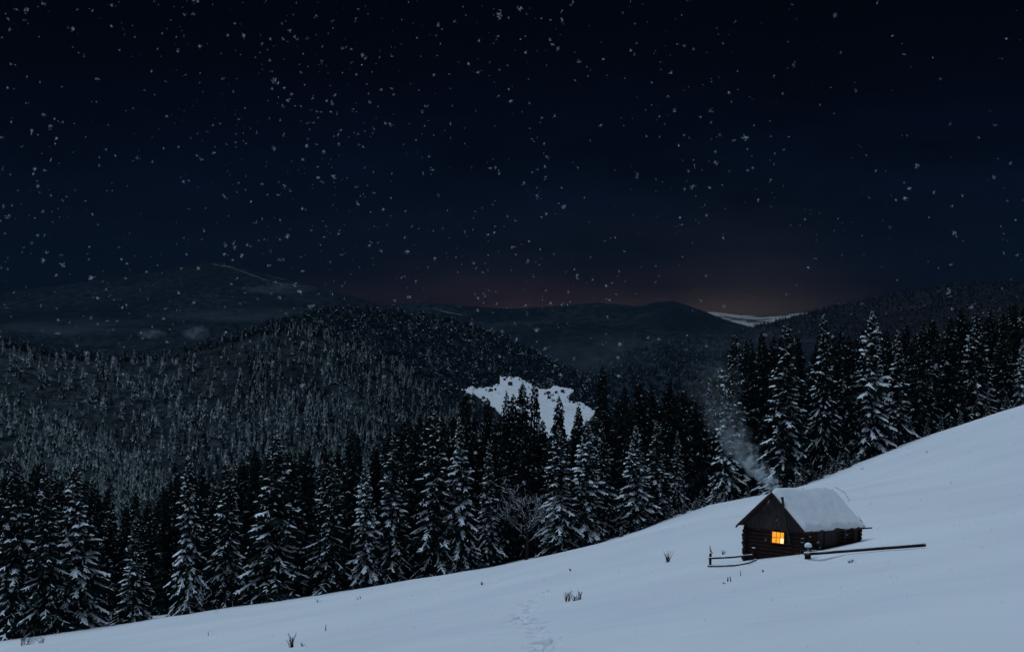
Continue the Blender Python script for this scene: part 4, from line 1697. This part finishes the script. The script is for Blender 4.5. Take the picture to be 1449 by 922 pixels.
hz = MB()
hz.box(-9500, 9500, -400, 13500, -291, 420)
hm = bpy.data.materials.new('haze')
hm.use_nodes = True
hm.node_tree.nodes.clear()
ho = hm.node_tree.nodes.new('ShaderNodeOutputMaterial')
hv = hm.node_tree.nodes.new('ShaderNodeVolumePrincipled')
hv.inputs['Color'].default_value = (.019, .044, .086, 1)
hv.inputs['Density'].default_value = .00011
hm.node_tree.links.new(hv.outputs[0], ho.inputs['Volume'])
tag(hz.build('haze', hm), 'dark blue night haze over the far ridges', 'haze', kind='stuff')


# ------------------------------------------------------------------ falling snow
def flakes():
    fm = bpy.data.materials.new('snowflake')
    fm.use_nodes = True
    t = fm.node_tree
    t.nodes.clear()
    o = t.nodes.new('ShaderNodeOutputMaterial')
    d = t.nodes.new('ShaderNodeBsdfDiffuse')
    d.inputs['Color'].default_value = (.85, .87, .9, 1)
    tr = t.nodes.new('ShaderNodeBsdfTransparent')
    tl = t.nodes.new('ShaderNodeBsdfTranslucent')
    tl.inputs['Color'].default_value = (.85, .87, .9, 1)
    ad = t.nodes.new('ShaderNodeMixShader')
    t.links.new(d.outputs[0], ad.inputs[1])
    t.links.new(tl.outputs[0], ad.inputs[2])
    mx = t.nodes.new('ShaderNodeMixShader')
    mx.inputs[0].default_value = .235
    t.links.new(tr.outputs[0], mx.inputs[1])
    t.links.new(ad.outputs[0], mx.inputs[2])
    t.links.new(mx.outputs[0], o.inputs[0])
    V, Q = [], []
    r_ = np.random.default_rng(5)
    n = 0
    # an even fall through the air ahead of the slope, thinning to the right
    tries = 0
    while n < 4200 and tries < 60000:
        tries += 1
        Y = 9 + 75 * r_.random() ** .65
        x = r_.uniform(-.36, .36) * Y
        z = r_.uniform(-.26, .24) * Y
        if z < float(-5 + .18 * x - .13 * Y) + .3:
            continue
        dens = .5 + .4 * float(fbm(x / Y * 9 + 3, z / Y * 9, 91, 3))
        sx_, sz_ = x / Y, z / Y
        dens *= 1.5 if sx_ < .02 else (.85 if sx_ < .12 else (.5 if sz_ > 0 else 1.1))
        if sz_ < -.05:
            dens *= .9
        if r_.random() > dens:
            continue
        n += 1
        s = (.0075 + .023 * r_.random() ** 2.6) * (Y / 26) ** .55
        c = np.array([x, Y, z])
        # an aggregate of tiny crystal facets, loose at its rim
        kf = int(r_.integers(9, 18))
        st = np.array([1, 1, 1]) * s * .48
        st[r_.integers(0, 3)] *= r_.uniform(.5, 1.9)
        cc = c + r_.normal(0, 1, (kf, 3)) * st
        for q_ in cc:
            o_ = len(V)
            for _ in range(3):
                V.append(q_ + r_.normal(0, 1, 3) * s * .55)
            Q.append((o_, o_ + 1, o_ + 2))
    ob = link('falling_snow', mesh_np('falling_snow', np.array(V), np.array(Q), [fm], smooth=True))
    tag(ob, 'countless pale snowflakes drifting down through the night air', 'snowfall', kind='stuff')


flakes()
